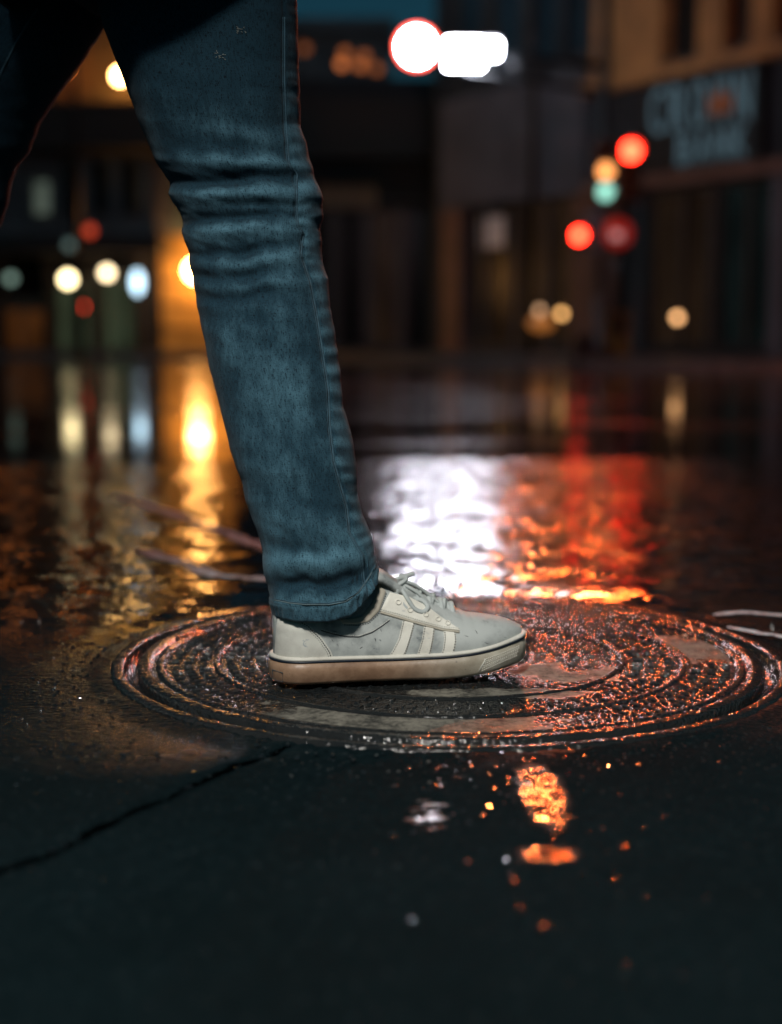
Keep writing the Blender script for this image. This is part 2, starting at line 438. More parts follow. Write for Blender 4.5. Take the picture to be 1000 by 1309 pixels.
def plate():
    vs = []; fs = []; sil = []; nr, na = 62, 300
    for i in range(nr+1):
        r = .3545*i/nr
        for k in range(na):
            a = 2*pi*k/na; p = Vector((r*cos(a), r*sin(a), 0)); s = silt_at(p)
            z = -.0008+.0006*noise.noise(p*18)+.0004*noise.noise(p*50)+.0008*s
            p.z = z; vs.append(p); sil.append(s)
    for i in range(nr):
        for k in range(na):
            a = i*na+k; b_ = i*na+(k+1) % na; fs.append((a, b_, b_+na, a+na))
    o = mesh_obj('cover_plate', vs, fs, M['plate'], mh, True)
    at = o.data.attributes.new('silt', 'FLOAT', 'POINT'); at.data.foreach_set('value', sil)
plate()
def bars():
    b = B(); random.seed(5)
    for r0, r1, n, wd in ((.2885, .303, 120, .0036), (.3065, .320, 126, .0036), (.3235, .336, 132, .0036), (.2195, .236, 90, .0038), (.2395, .254, 96, .0038), (.2575, .271, 102, .0038),
                          (.186, .199, 78, .0036), (.166, .182, 70, .0036), (.146, .162, 62, .0036), (.126, .142, 54, .0036), (.104, .121, 44, .0036), (.08, .098, 34, .0036), (.05, .072, 22, .0036)):
        for k in range(n):
            a = 2*pi*(k+.5*random.random())/n+random.uniform(-.004, .004)
            c = Vector((cos(a), sin(a), 0)); t = Vector((-sin(a), cos(a), 0)); m = c*(r0+r1)/2
            s = silt_at(m); h = .0022*(1-s*.85)*random.uniform(.55, 1.1)
            if h < .0009: continue
            a0, a1 = r0+random.uniform(0, .003), r1-random.uniform(0, .003); w2 = wd*random.uniform(.35, .6)
            base = [MC+c*a0-t*w2, MC+c*a1-t*w2, MC+c*a1+t*w2, MC+c*a0+t*w2]
            top = [MC+c*(a0+.0015)-t*w2*.5, MC+c*(a1-.0015)-t*w2*.5, MC+c*(a1-.0015)+t*w2*.5, MC+c*(a0+.0015)+t*w2*.5]
            b.add([v+Vector((0, 0, -.0015)) for v in base]+[v+Vector((0, 0, h-.0006)) for v in top],
                  [(0,1,5,4),(1,2,6,5),(2,3,7,6),(3,0,4,7),(4,5,6,7)])
    o = b.make('raised_bars', M['iron'], mh); o['kind'] = 'stuff'
bars()

# ------------------------------------------------------------------ PERSON
def cloth_denim():
    m = NT('washed_denim'); uv = m.n('ShaderNodeUVMap', uv_map='UVMap').outputs[0]; o = m.obj()
    wear_shade = m.n('ShaderNodeAttribute', attribute_name='wear_shade').outputs['Fac']
    tw = m.n('ShaderNodeTexWave', wave_type='BANDS', bands_direction='DIAGONAL', ins={'Vector': m.scale(uv, (1, .55, 1)), 'Scale': 420., 'Distortion': 4., 'Detail': 2., 'Detail Scale': 3.}).outputs['Fac']
    slub = m.noise(m.scale(uv, (750, 150, 1)), 1., 3, .6)
    slub2 = m.noise(m.scale(uv, (300, 700, 1)), 1., 2, .6)
    thr = m.math('ADD', m.math('MULTIPLY', slub, .75), m.math('ADD', m.math('MULTIPLY', slub2, .45), m.math('MULTIPLY', tw, .10)))
    fade = m.ramp(m.math('ADD', m.math('MULTIPLY', m.noise(m.scale(o, (1.7, 1.7, .55)), 15, 6, .72), .95), m.math('MULTIPLY', wear_shade, 1.2)), .40, .95)
    dark = m.mix(m.ramp(thr, .47, .66), (.0015, .006, .012), (.011, .040, .062))
    lite = m.mix(m.ramp(thr, .45, .66), (.006, .024, .042), (.085, .195, .26))
    m.set('Base Color', m.mix(fade, dark, lite)); m.set('Roughness', .88); m.set('Specular IOR Level', .2)
    m.set('Sheen Weight', .06); m.set('Sheen Roughness', .5)
    b = m.bump(thr, .0007, .8); b = m.bump(m.noise(o, 120, 3), .0012, .35, b); m.set('Normal', b)
    return m.m
M['denim'] = cloth_denim()
M['thread'] = simple('denim_seam', (.035, .085, .12), .85, scale=80, bump=.001, bscale=400)
def grimy(name, col, dirt, amt=.55, rough=.6, bscale=700, bd=.0003, stain=(.08, .10, .12)):
    m = NT(name); o = m.obj()
    f = m.ramp(m.noise(o, 22, 6, .65), .42, .72, 0, amt)
    c = m.mix(f, col, dirt)
    zz = m.n('ShaderNodeSeparateXYZ', ins={0: o}).outputs[2]
    c = m.mix(m.ramp(m.math('ADD', zz, m.math('MULTIPLY', m.noise(o, 40, 4), .02)), .040, .066, .50*amt, 0), c, tuple(x*.55 for x in dirt))
    sp = m.ramp(m.noise(m.scale(o, (1, 1, 1.8)), 75, 3, .6, 1.0), .64, .72, 0, .65)
    c = m.mix(sp, c, stain)
    m.set('Base Color', c); m.set('Roughness', rough); m.set('Specular IOR Level', .3)
    b = m.bump(m.noise(o, bscale, 3), bd, .6); b = m.bump(m.noise(o, 60, 3), .0012, .4, b); m.set('Normal', b)
    return m.m
M['upper'] = grimy('grey_suede', (.50, .53, .515), (.15, .17, .175), .95)
M['leather'] = grimy('off_white_leather', (.84, .82, .74), (.50, .47, .40), .6, .5, stain=(.45, .46, .45))
M['counter'] = grimy('heel_leather', (.66, .66, .60), (.42, .40, .36), .6, .5, stain=(.22, .28, .34))
M['collar'] = grimy('tan_collar', (.50, .46, .38), (.34, .31, .26), .5, .7)
M['lace'] = grimy('grey_lace', (.52, .56, .55), (.30, .34, .34), .5, .8, bscale=1500, bd=.0006)
M['stitch'] = simple('dark_stitch', (.05, .055, .06), .8)
M['stitchp'] = simple('pale_stitch', (.55, .55, .50), .8)
def sole_mat():
    m = NT('gum_sole'); o = m.obj()
    g = m.n('ShaderNodeAttribute', attribute_name='along').outputs['Fac']
    f = m.noise(o, 30, 6, .65)
    heel = m.mix(m.ramp(f, .3, .7), (.20, .115, .070), (.37, .235, .15)); toe = m.mix(m.ramp(f, .3, .7), (.32, .285, .22), (.48, .45, .37))
    c = m.mix(g, heel, toe)
    sp = m.ramp(m.noise(o, 240, 3, .6), .66, .72, 0, .7); c = m.mix(sp, c, (.12, .10, .09))
    m.set('Base Color', c); m.set('Roughness', .42); m.set('Normal', m.bump(m.noise(o, 200, 3), .0006, .4))
    return m.m
M['gum'] = sole_mat(); M['navy'] = simple('navy_stripe', (.012, .018, .030), .4)

PO = Vector((-.33, 1.72, 0))
person = thing('person', 'person in faded blue jeans mid stride with one white shoe on the manhole cover', 'person', PO)

# ---- shoe
SL = .292; YAW = radians(13)
SO = Vector((-.1325, 1.552, .0045))
cy_, sy_ = cos(YAW), sin(YAW)
def S2W(s, y, z): return SO+Vector((s*cy_-y*sy_, s*sy_+y*cy_, z))
WT = [(0, .0335), (.06, .0345), (.11, .0350), (.15, .0385), (.19, .0445), (.215, .0465), (.245, .0445), (.292, .036)]
def hw(s, infl=0.):
    s = max(-infl, min(SL+infl, s)); w_ = interp(WT, s)
    rh, rt = .036+infl, .072+infl
    if s+infl < rh: w_ *= sqrt(max(0, 1-((rh-(s+infl))/rh)**2))
    if SL+infl-s < rt: w_ *= max(0, 1-((rt-(SL+infl-s))/rt)**2.3)**.5
    return w_+infl*min(1, (s+infl)/.01 if s+infl < .01 else 1)*min(1, (SL+infl-s)/.01 if SL+infl-s < .01 else 1)
def spring(s): return .012*sstep(.60*SL, 1.12*SL, s)+.000
def outline(infl, n=84):
    pts = []
    for i in range(n+1):
        s = -infl+(SL+2*infl)*(1-cos(pi*i/n))/2; pts.append((s, -hw(s, infl)))
    for i in range(n-1, 0, -1):
        s = -infl+(SL+2*infl)*(1-cos(pi*i/n))/2; pts.append((s, hw(s, infl)))
    return pts
def fox(s): return .0325+.002*sstep(.22, .292, s)-.0015*exp(-((s-.13)/.05)**2)
HT = [(0, .046), (.03, .049), (.06, .060), (.09, .074), (.115, .0785), (.135, .0775), (.155, .069), (.18, .0545), (.205, .0425), (.23, .0335), (.255, .0255), (.275, .0175), (.2905, .006)]
def hh(s):
    # smooth interpolation of the ridge height above the sole's top edge
    return (interp(HT, s-.004)+interp(HT, s)+interp(HT, s+.004)+interp(HT, s-.008)+interp(HT, s+.008))/5
def upper_pt(s, a):
    n = lerp(2.5, 2.05, sstep(.12, .25, s)); w_ = hw(s, -.0015)
    if s < .14: n = lerp(3.4, n, sstep(.02, .14, s))
    c, si = cos(a), sin(a)
    y = -w_*math.copysign(abs(c)**(2/n), c); zz = hh(s)*abs(si)**(2/n)
    lean = .30*sstep(.02, .07, s)*(1-sstep(.17, .25, s))*min(1, zz/.05)
    y *= 1-lean*.55
    # padded collar, flex creases over the toes
    pad = .0018*exp(-((zz-.034)/.007)**2)*(1-sstep(.08, .12, s))
    y += math.copysign(pad, y)
    cr = -.0011*(exp(-((s-.214)/.0035)**2)+.8*exp(-((s-.226)/.003)**2))*si
    crs = s+ .004*sin(6*a)*0
    z = fox(s)-.002+zz+cr+spring(s)
    return S2W(crs, y, z)
b = B(); R = []
for i in range(151):
    t = i/150; s = .0015+(SL-.0035-.0015)*(1-cos(pi*t))/2
    R.append([upper_pt(s, pi*k/56) for k in range(57)])
b.rings(R, close=False)
shoe = b.make('shoe', M['upper'], person, True)
shoe['label'] = 'scuffed off white low top shoe with three pale stripes and a gum sole'
BV = BVHTree.FromPolygons([tuple(v) for v in b.v], b.f)
def hit(px, py, off=0., bv=None):
    d = ray(px, py).normalized(); r = (bv or BV).ray_cast(CL, d)
    if r[0] is None: return None
    n = r[1]
    if n.dot(d) > 0: n = -n
    return r[0]+n*off, n
def hitn(px, py, off=0., bv=None):
    h = hit(px, py, off, bv)
    if h is None:
        for k in range(1, 45):
            for q in ((0, k), (0, -k), (k, 0), (-k, 0)):
                h = hit(px+q[0], py+q[1], off, bv)
                if h: return h
    return h
# sole with its bands
def band(name, prof, mat, along=False):
    b = B(); R = []
    n0 = None
    for infl, zf in prof:
        pts = outline(infl); R.append([S2W(s, y, zf(s)+spring(s)) for s, y in pts])
    b.rings(R); o = b.make(name, mat, shoe, True)
    if along:
        at = o.data.attributes.new('along', 'FLOAT', 'POINT')
        vals = []
        for v in b.v:
            s = (v-SO).dot(Vector((cy_, sy_, 0))); vals.append(sstep(.11, .25, s))
        at.data.foreach_set('value', vals)
    return o
F = fox
band('sole', [(-.030, lambda s: .0012), (-.004, lambda s: .0012), (-.0005, lambda s: .0022), (.0022, lambda s: .006), (.0030, lambda s: F(s)*.5), (.0026, lambda s: F(s)-.0062), (.0005, lambda s: F(s)-.0060)], M['gum'], True)
band('foxing_stripe', [(.0008, lambda s: F(s)-.0062), (.0032, lambda s: F(s)-.0060), (.0033, lambda s: F(s)-.0040), (.0008, lambda s: F(s)-.0038)], M['navy'])
band('foxing_edge', [(.0008, lambda s: F(s)-.0040), (.0028, lambda s: F(s)-.0038), (.0030, lambda s: F(s)-.0020), (.0018, lambda s: F(s)-.0004), (-.0006, lambda s: F(s)), (-.004, lambda s: F(s)-.001)], M['leather'])
# textured toe bumper: rows of little pyramids on the side wall
b = B()
SOLEBV = None
sole_o = [c for c in shoe.children if c.name.startswith('sole')][0]
off = PO
SOLEBV = BVHTree.FromPolygons([tuple(v.co+off) for v in sole_o.data.vertices], [tuple(p.vertices) for p in sole_o.data.polygons])
for i in range(19):
    for j in range(6):
        u, v = i/18, j/5
        px = lerp(620, 663, u)+j*.0-v*4; py = lerp(lerp(843, 826, u**1.1), lerp(857, 838, u), v)
        h = hit(px+(j % 2)*1.1, py, 0, SOLEBV)
        if not h: continue
        p, n = h; t = Vector((n.y, -n.x, 0)).normalized(); q = n.cross(t); r = .0012
        b.add([p+t*r-n*.0002, p+q*r-n*.0002, p-t*r-n*.0002, p-q*r-n*.0002, p+n*.0013], [(0,1,4),(1,2,4),(2,3,4),(3,0,4)])
if b.v: b.make('toe_texture', M['leather'], shoe)['kind'] = 'stuff'
b = B(); pts = [hit(x, y, .0006, SOLEBV) for x, y in ((608, 866), (612, 858), (617, 849), (621, 842))]
b.tube([p[0] for p in pts if p], .0007, 6).make('bumper_edge', M['leather'], shoe, True)
# small heel label with a raised border
b = B(); lab = [hit(x, y, .0007, SOLEBV) for x, y in ((349, 856), (362, 860), (362, 871), (350, 868), (349, 856))]
b.tube([p[0] for p in lab if p], .0006, 5).make('heel_label', M['stitch'], shoe)

def patch(name, left, right, mat, off=.0012, nu=14, nv=26, bv=None):
    """strip of material lying on the upper between two photograph polylines"""
    def res(pl, t):
        L = [0]
        for p, q in zip(pl, pl[1:]): L.append(L[-1]+math.hypot(q[0]-p[0], q[1]-p[1]))
        s = t*L[-1]; return interp(list(zip(L, [p[0] for p in pl])), s), interp(list(zip(L, [p[1] for p in pl])), s)
    top = []; low = []
    for j in range(nv+1):
        l = res(left, j/nv); r = res(right, j/nv); rt = []; rl = []
        for i in range(nu+1):
            u = i/nu; px, py = lerp(l[0], r[0], u), lerp(l[1], r[1], u)
            h = hitn(px, py, 0, bv)
            e = off*(1 if 0 < i < nu and 0 < j < nv else .55)
            rt.append(h[0]+h[1]*e); rl.append(h[0]-h[1]*.0006)
        top.append(rt); low.append(rl)
    b = B(); b.rings(top, close=False)
    edge_t = top[0]+[r[-1] for r in top[1:]]+top[-1][-2::-1]+[r[0] for r in top[-2:0:-1]]
    edge_l = low[0]+[r[-1] for r in low[1:]]+low[-1][-2::-1]+[r[0] for r in low[-2:0:-1]]
    b.rings([edge_l, edge_t])
    return b.make(name, mat, shoe, True)
def stitches(name, pl, mat, off=.0012, step=2.8, dash=1.5, r=.0006):
    b = B(); acc = 0
    for (x0, y0), (x1, y1) in zip(pl, pl[1:]):
        L = math.hypot(x1-x0, y1-y0); n = max(1, int(L/step))
        for k in range(n):
            t = (k+.2)/n; t2 = t+dash/step/n
            h0 = hit(lerp(x0, x1, t), lerp(y0, y1, t), off); h1 = hit(lerp(x0, x1, t2), lerp(y0, y1, t2), off)
            if h0 and h1 and (h0[0]-h1[0]).length < .004: b.tube([h0[0], h1[0]], r, 4)
    if b.v:
        o = b.make(name, mat, shoe); o['kind'] = 'stuff'; return o
def c2(scale, ox, oy, pts): return [(ox+x/scale, oy+y/scale) for x, y in pts]
# stripes, read from the enlarged photograph (crop 470,720 x4.762)
for L_, R_ in (([(215, 350), (190, 460), (155, 530), (100, 605)], [(288, 362), (262, 460), (235, 540), (195, 600)]),
               ([(345, 378), (330, 470), (305, 550), (275, 598)], [(410, 392), (400, 470), (385, 540), (360, 588)]),
               ([(462, 402), (468, 460), (460, 520), (440, 578)], [(535, 415), (540, 470), (532, 520), (512, 568)])):
    l = c2(4.762, 470, 720, L_); r = c2(4.762, 470, 720, R_)
    patch('stripe', l, r, M['leather'], .0013)
    stitches('stripe_stitching', [(x+1.2, y) for x, y in l], M['stitch'], .0013); stitches('stripe_stitching', [(x-1.2, y) for x, y in r], M['stitch'], .0013)
# eyestay: top line under the laces, bottom edge with its darker piping
ey_low = c2(4.762, 470, 720, [(-15, 300), (75, 288), (200, 325), (350, 368), (460, 398), (560, 408)])
ey_low = c2(4.762, 470, 720, [(78, 290), (200, 325), (350, 370), (460, 398), (558, 410)])
ey_top = c2(4.762, 470, 720, [(135, 178), (250, 205), (360, 262), (450, 330), (562, 404)])
patch('eyestay', ey_low, ey_top, M['leather'], .0016, 10, 40)
def surf_tube(name, pl, r, mat, off=.0006, bv=None, n=60, flat=1.):
    L = [0]
    for p, q in zip(pl, pl[1:]): L.append(L[-1]+math.hypot(q[0]-p[0], q[1]-p[1]))
    pts = []
    for k in range(n+1):
        s = L[-1]*k/n; h = hit(interp(list(zip(L, [p[0] for p in pl])), s), interp(list(zip(L, [p[1] for p in pl])), s), off, bv)
        if h: pts.append(h[0])
    if len(pts) > 2: return B().tube(pts, r, 6, flat=flat)
def mk(b, name, mat, par): return b.make(name, mat, par, True) if b else None
mk(surf_tube('eyestay_piping', [(x, y+2) for x, y in ey_low], .0014, M['collar'], .0006), 'eyestay_piping', M['collar'], shoe)
stitches('eyestay_stitching', [(x, y-2.2) for x, y in ey_low], M['stitchp'], .0018)
# heel counter with double row of stitches (crop 340,720 x5.88)
hc = c2(5.88, 340, 720, [(110, 402), (230, 420), (330, 470), (420, 560), (490, 660), (522, 765)])
hb = c2(5.88, 340, 720, [(88, 412), (72, 500), (66, 600), (64, 680), (60, 735), (75, 745)])
hb2 = [(355.5, 790), (354, 800), (353, 815), (352, 828), (352, 840), (354, 846)]
patch('heel_counter', hb2, hc, M['counter'], .0012, 22, 26)
stitches('counter_stitching', [(x-2.4, y+1) for x, y in hc], M['stitch'], .0014)
stitches('counter_stitching', [(x-5, y+2) for x, y in hc], M['stitch'], .0014, r=.00022)
# collar seams
cl1 = c2(5.88, 340, 720, [(415, 505), (500, 530), (600, 552), (700, 555), (800, 520), (870, 475), (930, 430)])
mk(surf_tube('x', cl1, .0006, None, .0001), 'collar_seam', M['stitch'], shoe); stitches('collar_stitching', [(x, y-1.5) for x, y in cl1], M['stitchp'], .0004)
cl2u = c2(5.88, 340, 720, [(560, 425), (640, 415), (720, 395), (800, 300), (850, 150)])
cl2l = c2(5.88, 340, 720, [(580, 455), (680, 458), (770, 440), (850, 360), (900, 215)])
patch('collar', cl2l, cl2u, M['collar'], .0022, 8, 30)
stitches('collar_stitching', [(x+1, y+1.6) for x, y in cl2l], M['stitch'], .0006)
# toe cap seam line
# scuffs
b = B(); random.seed(3)
for x, y, a in ((424, 817, 1.0), (430, 823, .8), (460, 829, -.5), (479, 815, 1.2), (425, 806, .2), (513, 735+85, 1.1), (594, 812, .3), (608, 806, .9), (487, 803, 1.3), (450, 841, .1), (620, 822, .2)):
    l = random.uniform(3, 7); pl = [(x+cos(a)*l*t+random.uniform(-.6, .6), y+sin(a)*l*t+random.uniform(-.6, .6)) for t in (0, .33, .66, 1)]
    q = [hit(px, py, .00005) for px, py in pl]; q = [h[0] for h in q if h]
    if len(q) > 2: b.tube(q, [.0003]+[.0006]*(len(q)-2)+[.0002], 5, flat=.4)
o = b.make('scuffs', M['stitch'], shoe); o['kind'] = 'stuff'
# tongue: rises behind the laces into the trouser leg
b = B(); R = []
for i in range(17):
    t = i/16; s = lerp(.198, .098, t); zc = fox(s)+hh(s)+.003+.012*sstep(.45, .9, t)+spring(s)
    hwid = lerp(.010, .024, t); R.append([S2W(s+.010*sstep(.6, 1, t), y*hwid, zc-(y*y)*.008) for y in (-1, -.7, -.35, 0, .35, .7, 1)]+[S2W(s+.010*sstep(.6, 1, t)-.002, y*hwid, zc-(y*y)*.008-.006) for y in (1, .7, .35, 0, -.35, -.7, -1)])
b.rings(R, cap0=True, cap1=True); b.make('tongue', M['upper'], shoe, True)
# eyelets and laces
eyl = [(509, 770), (524, 780), (544, 786), (560, 792), (572, 797)]
for k, (x, y) in enumerate(eyl):
    h = hit(x, y, .0019)
    if not h: continue
    p, n = h; t = n.cross(Vector((0, 0, 1))).normalized(); q = n.cross(t)
    b = B(); b.tube([p+t*.0026*cos(a)+q*.0026*sin(a) for a in [2*pi*i/16 for i in range(17)]], .0009, 6, cap=False); b.make('eyelet', M['leather'], shoe, True)
    b = B(); b.rings([[p-n*.0004+(t*cos(a)+q*sin(a))*rr for a in [2*pi*i/12 for i in range(12)]] for rr in (.0024, .00001)]); b.make('eyelet_hole', M['stitch'], shoe)
def cr(pts, n=10):
    pts = [Vector(p) for p in pts]; P = [pts[0]*2-pts[1]]+pts+[pts[-1]*2-pts[-2]]; out = []
    for i in range(1, len(P)-2):
        for k in range(n):
            t = k/n; a, b_, c, d = P[i-1:i+3]
            out.append(.5*((2*b_)+(c-a)*t+(2*a-5*b_+4*c-d)*t*t+(3*b_-a-3*c+d)*t**3))
    return out+[pts[-1]]
def lace(pts, r=.0021, name='lace'):
    r *= 1.4
    B().tube(cr(pts), r, 8, flat=.75).make(name, M['lace'], shoe, True)
def sp(s, y, up):      # a point over the ridge of the upper
    return S2W(s, y, fox(s)-.002+hh(s)+spring(s)+up-.9*y*y/.03)
ss = [.148, .163, .178, .192, .205]
for i in range(5):      # bars and crosses over the tongue
    s = ss[i]
    lace([sp(s, -.017, -.004), sp(s, -.011, .0035), sp(s+.001, 0, .0060), sp(s, .011, .0035), sp(s, .017, -.004)])
    if i < 4:
        s2 = ss[i+1]
        lace([sp(s, -.016, -.001), sp((s+s2)/2, -.002, .0085), sp(s2, .016, -.002)], .0018)
        lace([sp(s, .016, -.001), sp((s+s2)/2, .002, .0068), sp(s2, -.016, -.002)], .0018)
def lp(px, py, dy=0.): # lace point from the photograph at the shoe's near-lace depth
    return W(px, py, 1.572+dy)
lace([lp(503, 773, -.000), lp(506, 762, -.004), lp(507, 752, -.004), lp(500, 746, .004), lp(505, 741, .012), lp(516, 738, .016), lp(529, 734, .014)], .0021)
lace([lp(499, 748, .012), lp(512, 752, .000), lp(521, 765, -.008), lp(530, 778, -.010), lp(541, 782, -.008), lp(547, 776, -.004), lp(541, 768, 0), lp(528, 764, .002), lp(518, 757, .004), lp(508, 748, .010)], .0020)
lace([lp(506, 747, .008), lp(520, 744, .006), lp(536, 751, .010), lp(552, 763, .014), lp(566, 775, .018), lp(575, 786, .020)], .0020)
lace([lp(504, 750, .002), lp(509, 762, -.006), lp(520, 777, -.010), lp(530, 784, -.008), lp(538, 780, -.004)], .0019)
lace([lp(497, 744, .016), lp(506, 748, .004), lp(514, 745, .002), lp(519, 740, .008), lp(512, 736, .016)], .0024, 'lace_knot')
lace([lp(506, 746, .006), lp(517, 748, .004), lp(533, 757, .004), lp(548, 771, .006), lp(557, 782, .006), lp(552, 788, .002), lp(541, 783, 0), lp(527, 772, .002), lp(515, 760, .006)], .0020)
lace([lp(516, 738, .014), lp(524, 735, .012), lp(530, 733, .012)], .0026, 'lace_tip')

# ---- jeans
LE = [(-420, 95), (-250, 105), (-80, 118), (0, 124), (35, 134), (75, 149), (115, 164), (160, 181), (209, 202), (234, 217), (250, 218), (276, 233), (296, 234), (324, 243), (351, 246.5), (374, 251), (392, 252.5), (418, 258.7), (470, 268.8), (521, 282.5), (571, 294), (612, 309), (640, 314), (677, 328), (704, 337), (741, 339), (760, 346), (787, 351.5), (800, 352)]
RE = [(-420, 350), (-250, 360), (-80, 374), (0, 380), (48, 381), (96, 383), (144, 384), (162, 384), (179, 391), (208, 398), (223, 402), (255, 412), (278, 413), (294, 408), (310, 411), (333, 412), (356, 419), (392, 421.5), (429, 429), (475, 434.8), (521, 439.5), (553, 450), (594, 456), (631, 457), (658, 463.6), (686, 476), (709, 477.5), (727, 482), (745, 486.6), (760, 487)]
SEAM = [(-80, 362), (22, 364), (105, 364), (160, 366), (211, 370), (223, 380), (260, 379), (287, 381), (299, 388), (324, 385), (360, 397), (406, 406), (452, 413), (498, 420), (544, 422), (590, 427), (622, 436), (649, 444), (681, 447), (709, 463), (736, 465), (770, 470)]
# folds: (yl, ym, yr, depth mm, half width px, u-centre, u-spread)
FOLDS = [(236, 229, 226, -7.0, 8, -.1, 1.1), (258, 250, 246, 5.0, 10, .1, 1.2), (284, 280, 268, -6.0, 7, -.3, .9), (266, 262, 262, -2.5, 6, .3, .6), (300, 300, 292, 4.5, 9, 0, 1.2), (326, 322, 306, -5.5, 7, -.3, .8),
         (340, 338, 326, 3.5, 9, .1, 1.1), (357, 350, 350, -4.5, 7, -.5, .75), (384, 380, 372, -3.0, 8, -.4, .8), (372, 366, 360, 2.5, 9, 0, 1.), (405, 408, 410, -1.8, 9, -.6, .6), (180, 186, 200, -2.0, 12, .4, .8), (150, 165, 190, 1.8, 12, .2, .8), (205, 210, 214, 4.5, 10, .2, 1.1),
         (430, 445, 462, -1.4, 14, .3, .8), (520, 508, 500, 1.2, 16, -.2, .8), (566, 560, 552, -1.8, 12, .6, .7), (600, 604, 596, 2.0, 12, -.4, .8), (622, 640, 655, -2.2, 10, .5, .7), (650, 672, 690, 2.0, 12, .2, .8),
         (742, 746, 738, -7.5, 9, .0, 1.3), (715, 718, 712, 4.5, 13, .1, 1.3), (768, 770, 752, 3.0, 7, .0, 1.4), (690, 705, 716, -3.0, 10, -.6, .6)]
def fold_d(u, py, px):
    d = 0; q = noise.noise(Vector((u*2.2, py*.012, 4.)))*7; q2 = 1+.35*noise.noise(Vector((u*3, py*.03, 9.)))
    for yl, ym, yr, a, hw_, uc, us in FOLDS:
        if abs(py-ym) > 60: continue
        y = yl+(ym-yl)*(u+1) if u < 0 else ym+(yr-ym)*u
        d += a*exp(-((py+q-y)/(hw_*q2))**2)*exp(-((u-uc)/us)**2)
    # puckers beside the outseam
    sx = interp(SEAM, py); e = px-sx
    d += (.85+1.7*noise.noise(Vector((py*.035, 8, 0))))*sin(py*.24+6*noise.noise(Vector((py*.018, 0, 0))))*exp(-((e-13)/9)**2)*(1 if e > 0 else .3)
    d -= 2.2*exp(-((e-3.4)/2.0)**2)
    kn = exp(-((py-285)/95)**2)
    d += kn*2.4*noise.noise(Vector((u*1.3, (py+26*u)*.070, 3.3)))+kn*1.2*noise.noise(Vector((u*3, (py-30*u)*.12, 6.3)))
    d += (1.2+1.0*sstep(600, 700, py))*noise.noise(Vector((u*1.6, (py-38*u)*.045, 8.1)))
    d += 1.8*noise.noise(Vector((u*2.3, py*.014, 1.7)))+.9*noise.noise(Vector((u*6, py*.045, 7.7)))
    return d*.001
def mkleg(fn_rows, NA, depth, wearoff=0.):
    pass
def front_leg():
    NA = 300; rows = []; N = 560; V = []; UVs = []; wear_shade = []
    top = -330
    for i in range(N+1):
        v = i/N; py = lerp(top, 787, v)
        rows.append(py)
    HEMZ = [(-1, 786), (-.5, 794), (.1, 794), (.45, 787), (.7, 771), (.88, 752), (1, 742)]
    rings = []
    for i, py in enumerate(rows):
        k = sstep(640, 787, py)
        pyR = py-(45*k); Y = lerp(1.665, 1.568, sstep(100, 800, py)); Y += .02*sstep(150, -200, py)
        xl, xr = W(interp(LE, py), py, Y).x, W(interp(RE, pyR), pyR, Y).x
        cx, a = (xl+xr)/2, (xr-xl)/2
        bdep = min(a*.92, .088)*(1-.0*k)
        if py > 700: bdep = lerp(bdep, .053, sstep(690, 787, py))
        bdep = max(bdep, .052)
        ring = []
        for j in range(NA):
            ph = 2*pi*j/NA; sx, sy = sin(ph), -cos(ph)        # ph=0 faces the camera
            n_ = 2.25; sx2 = math.copysign(abs(sx)**(2/n_), sx); sy2 = math.copysign(abs(sy)**(2/n_), sy)
            u = sx2; tgt = lerp(py, interp(HEMZ, u)+(py-787), k) if k > 0 else py
            z = W(500, tgt, Y-bdep*.85*(1-abs(u)**3)).z
            px = lerp(interp(LE, py), interp(RE, pyR), (u+1)/2)
            d = fold_d(u, tgt, px)*(1 if sy < .2 else .6)
            edge = abs(u)**6; d *= (1-.6*edge)
            hemk = sstep(762, 768, tgt if k < 1 else 787)
            hb_ = tgt-interp(HEMZ, u)                            # px above the hem's lower edge
            if hb_ > -24:
                d += .0022*sstep(-24, -21, hb_)+.0007*sin(ph*31+hb_*.22+5*noise.noise(Vector((ph*3, 0, 0))))*(1+noise.noise(Vector((ph*5, 3, 0))))*sstep(-22, -12, hb_)
                d -= .0016*exp(-((hb_+20)/1.6)**2)
                d -= .003*sstep(-2.5, 0, hb_)
            P = Vector((cx+(a+d)*sx2, Y+(bdep+d)*sy2, z+d*.2)); ring.append(P)
            V.append(P); UVs.append((ph*.085, -z))
            wv = d*38+.10*exp(-((py-480)/210)**2)*exp(-((u-.05)/.6)**2)+.10*exp(-((py-215)/60)**2)*exp(-((u-.5)/.5)**2)-.20*sstep(170, 20, py)+.12*exp(-((py-720)/35)**2)  # thigh top darkened to stand for shade; other terms are fading
            wv += .30*exp(-((px-interp(SEAM, py)-12)/10)**2)*(.5+.5*sin(py*.27))
            wear_shade.append(wv)
        rings.append(ring)
    # fold the hem inwards
    last = rings[-1]; c = sum(last, Vector())/NA
    for off_, up in ((.003, .0015), (.0055, .006), (.006, .035)):
        for P in last:
            dr = (P-c); dr.z = 0; dr = dr.normalized()
            V.append(P-dr*off_+Vector((0, 0, up))); wear_shade.append(-.1)
        UVs += [UVs[-NA+j] for j in range(NA)]
    nr = N+4
    fs = [(i*NA+j, i*NA+(j+1) % NA, (i+1)*NA+(j+1) % NA, (i+1)*NA+j) for i in range(nr-1) for j in range(NA)]
    return V, fs, UVs, wear_shade
RL = [(-420, 60), (-100, 100), (0, 140), (29, 132), (62, 115), (96, 91), (130, 67), (158, 50), (192, 37), (216, 19), (235, 13), (264, 9), (286, 0), (330, -22), (450, -70), (600, -140), (760, -225), (800, -240)]
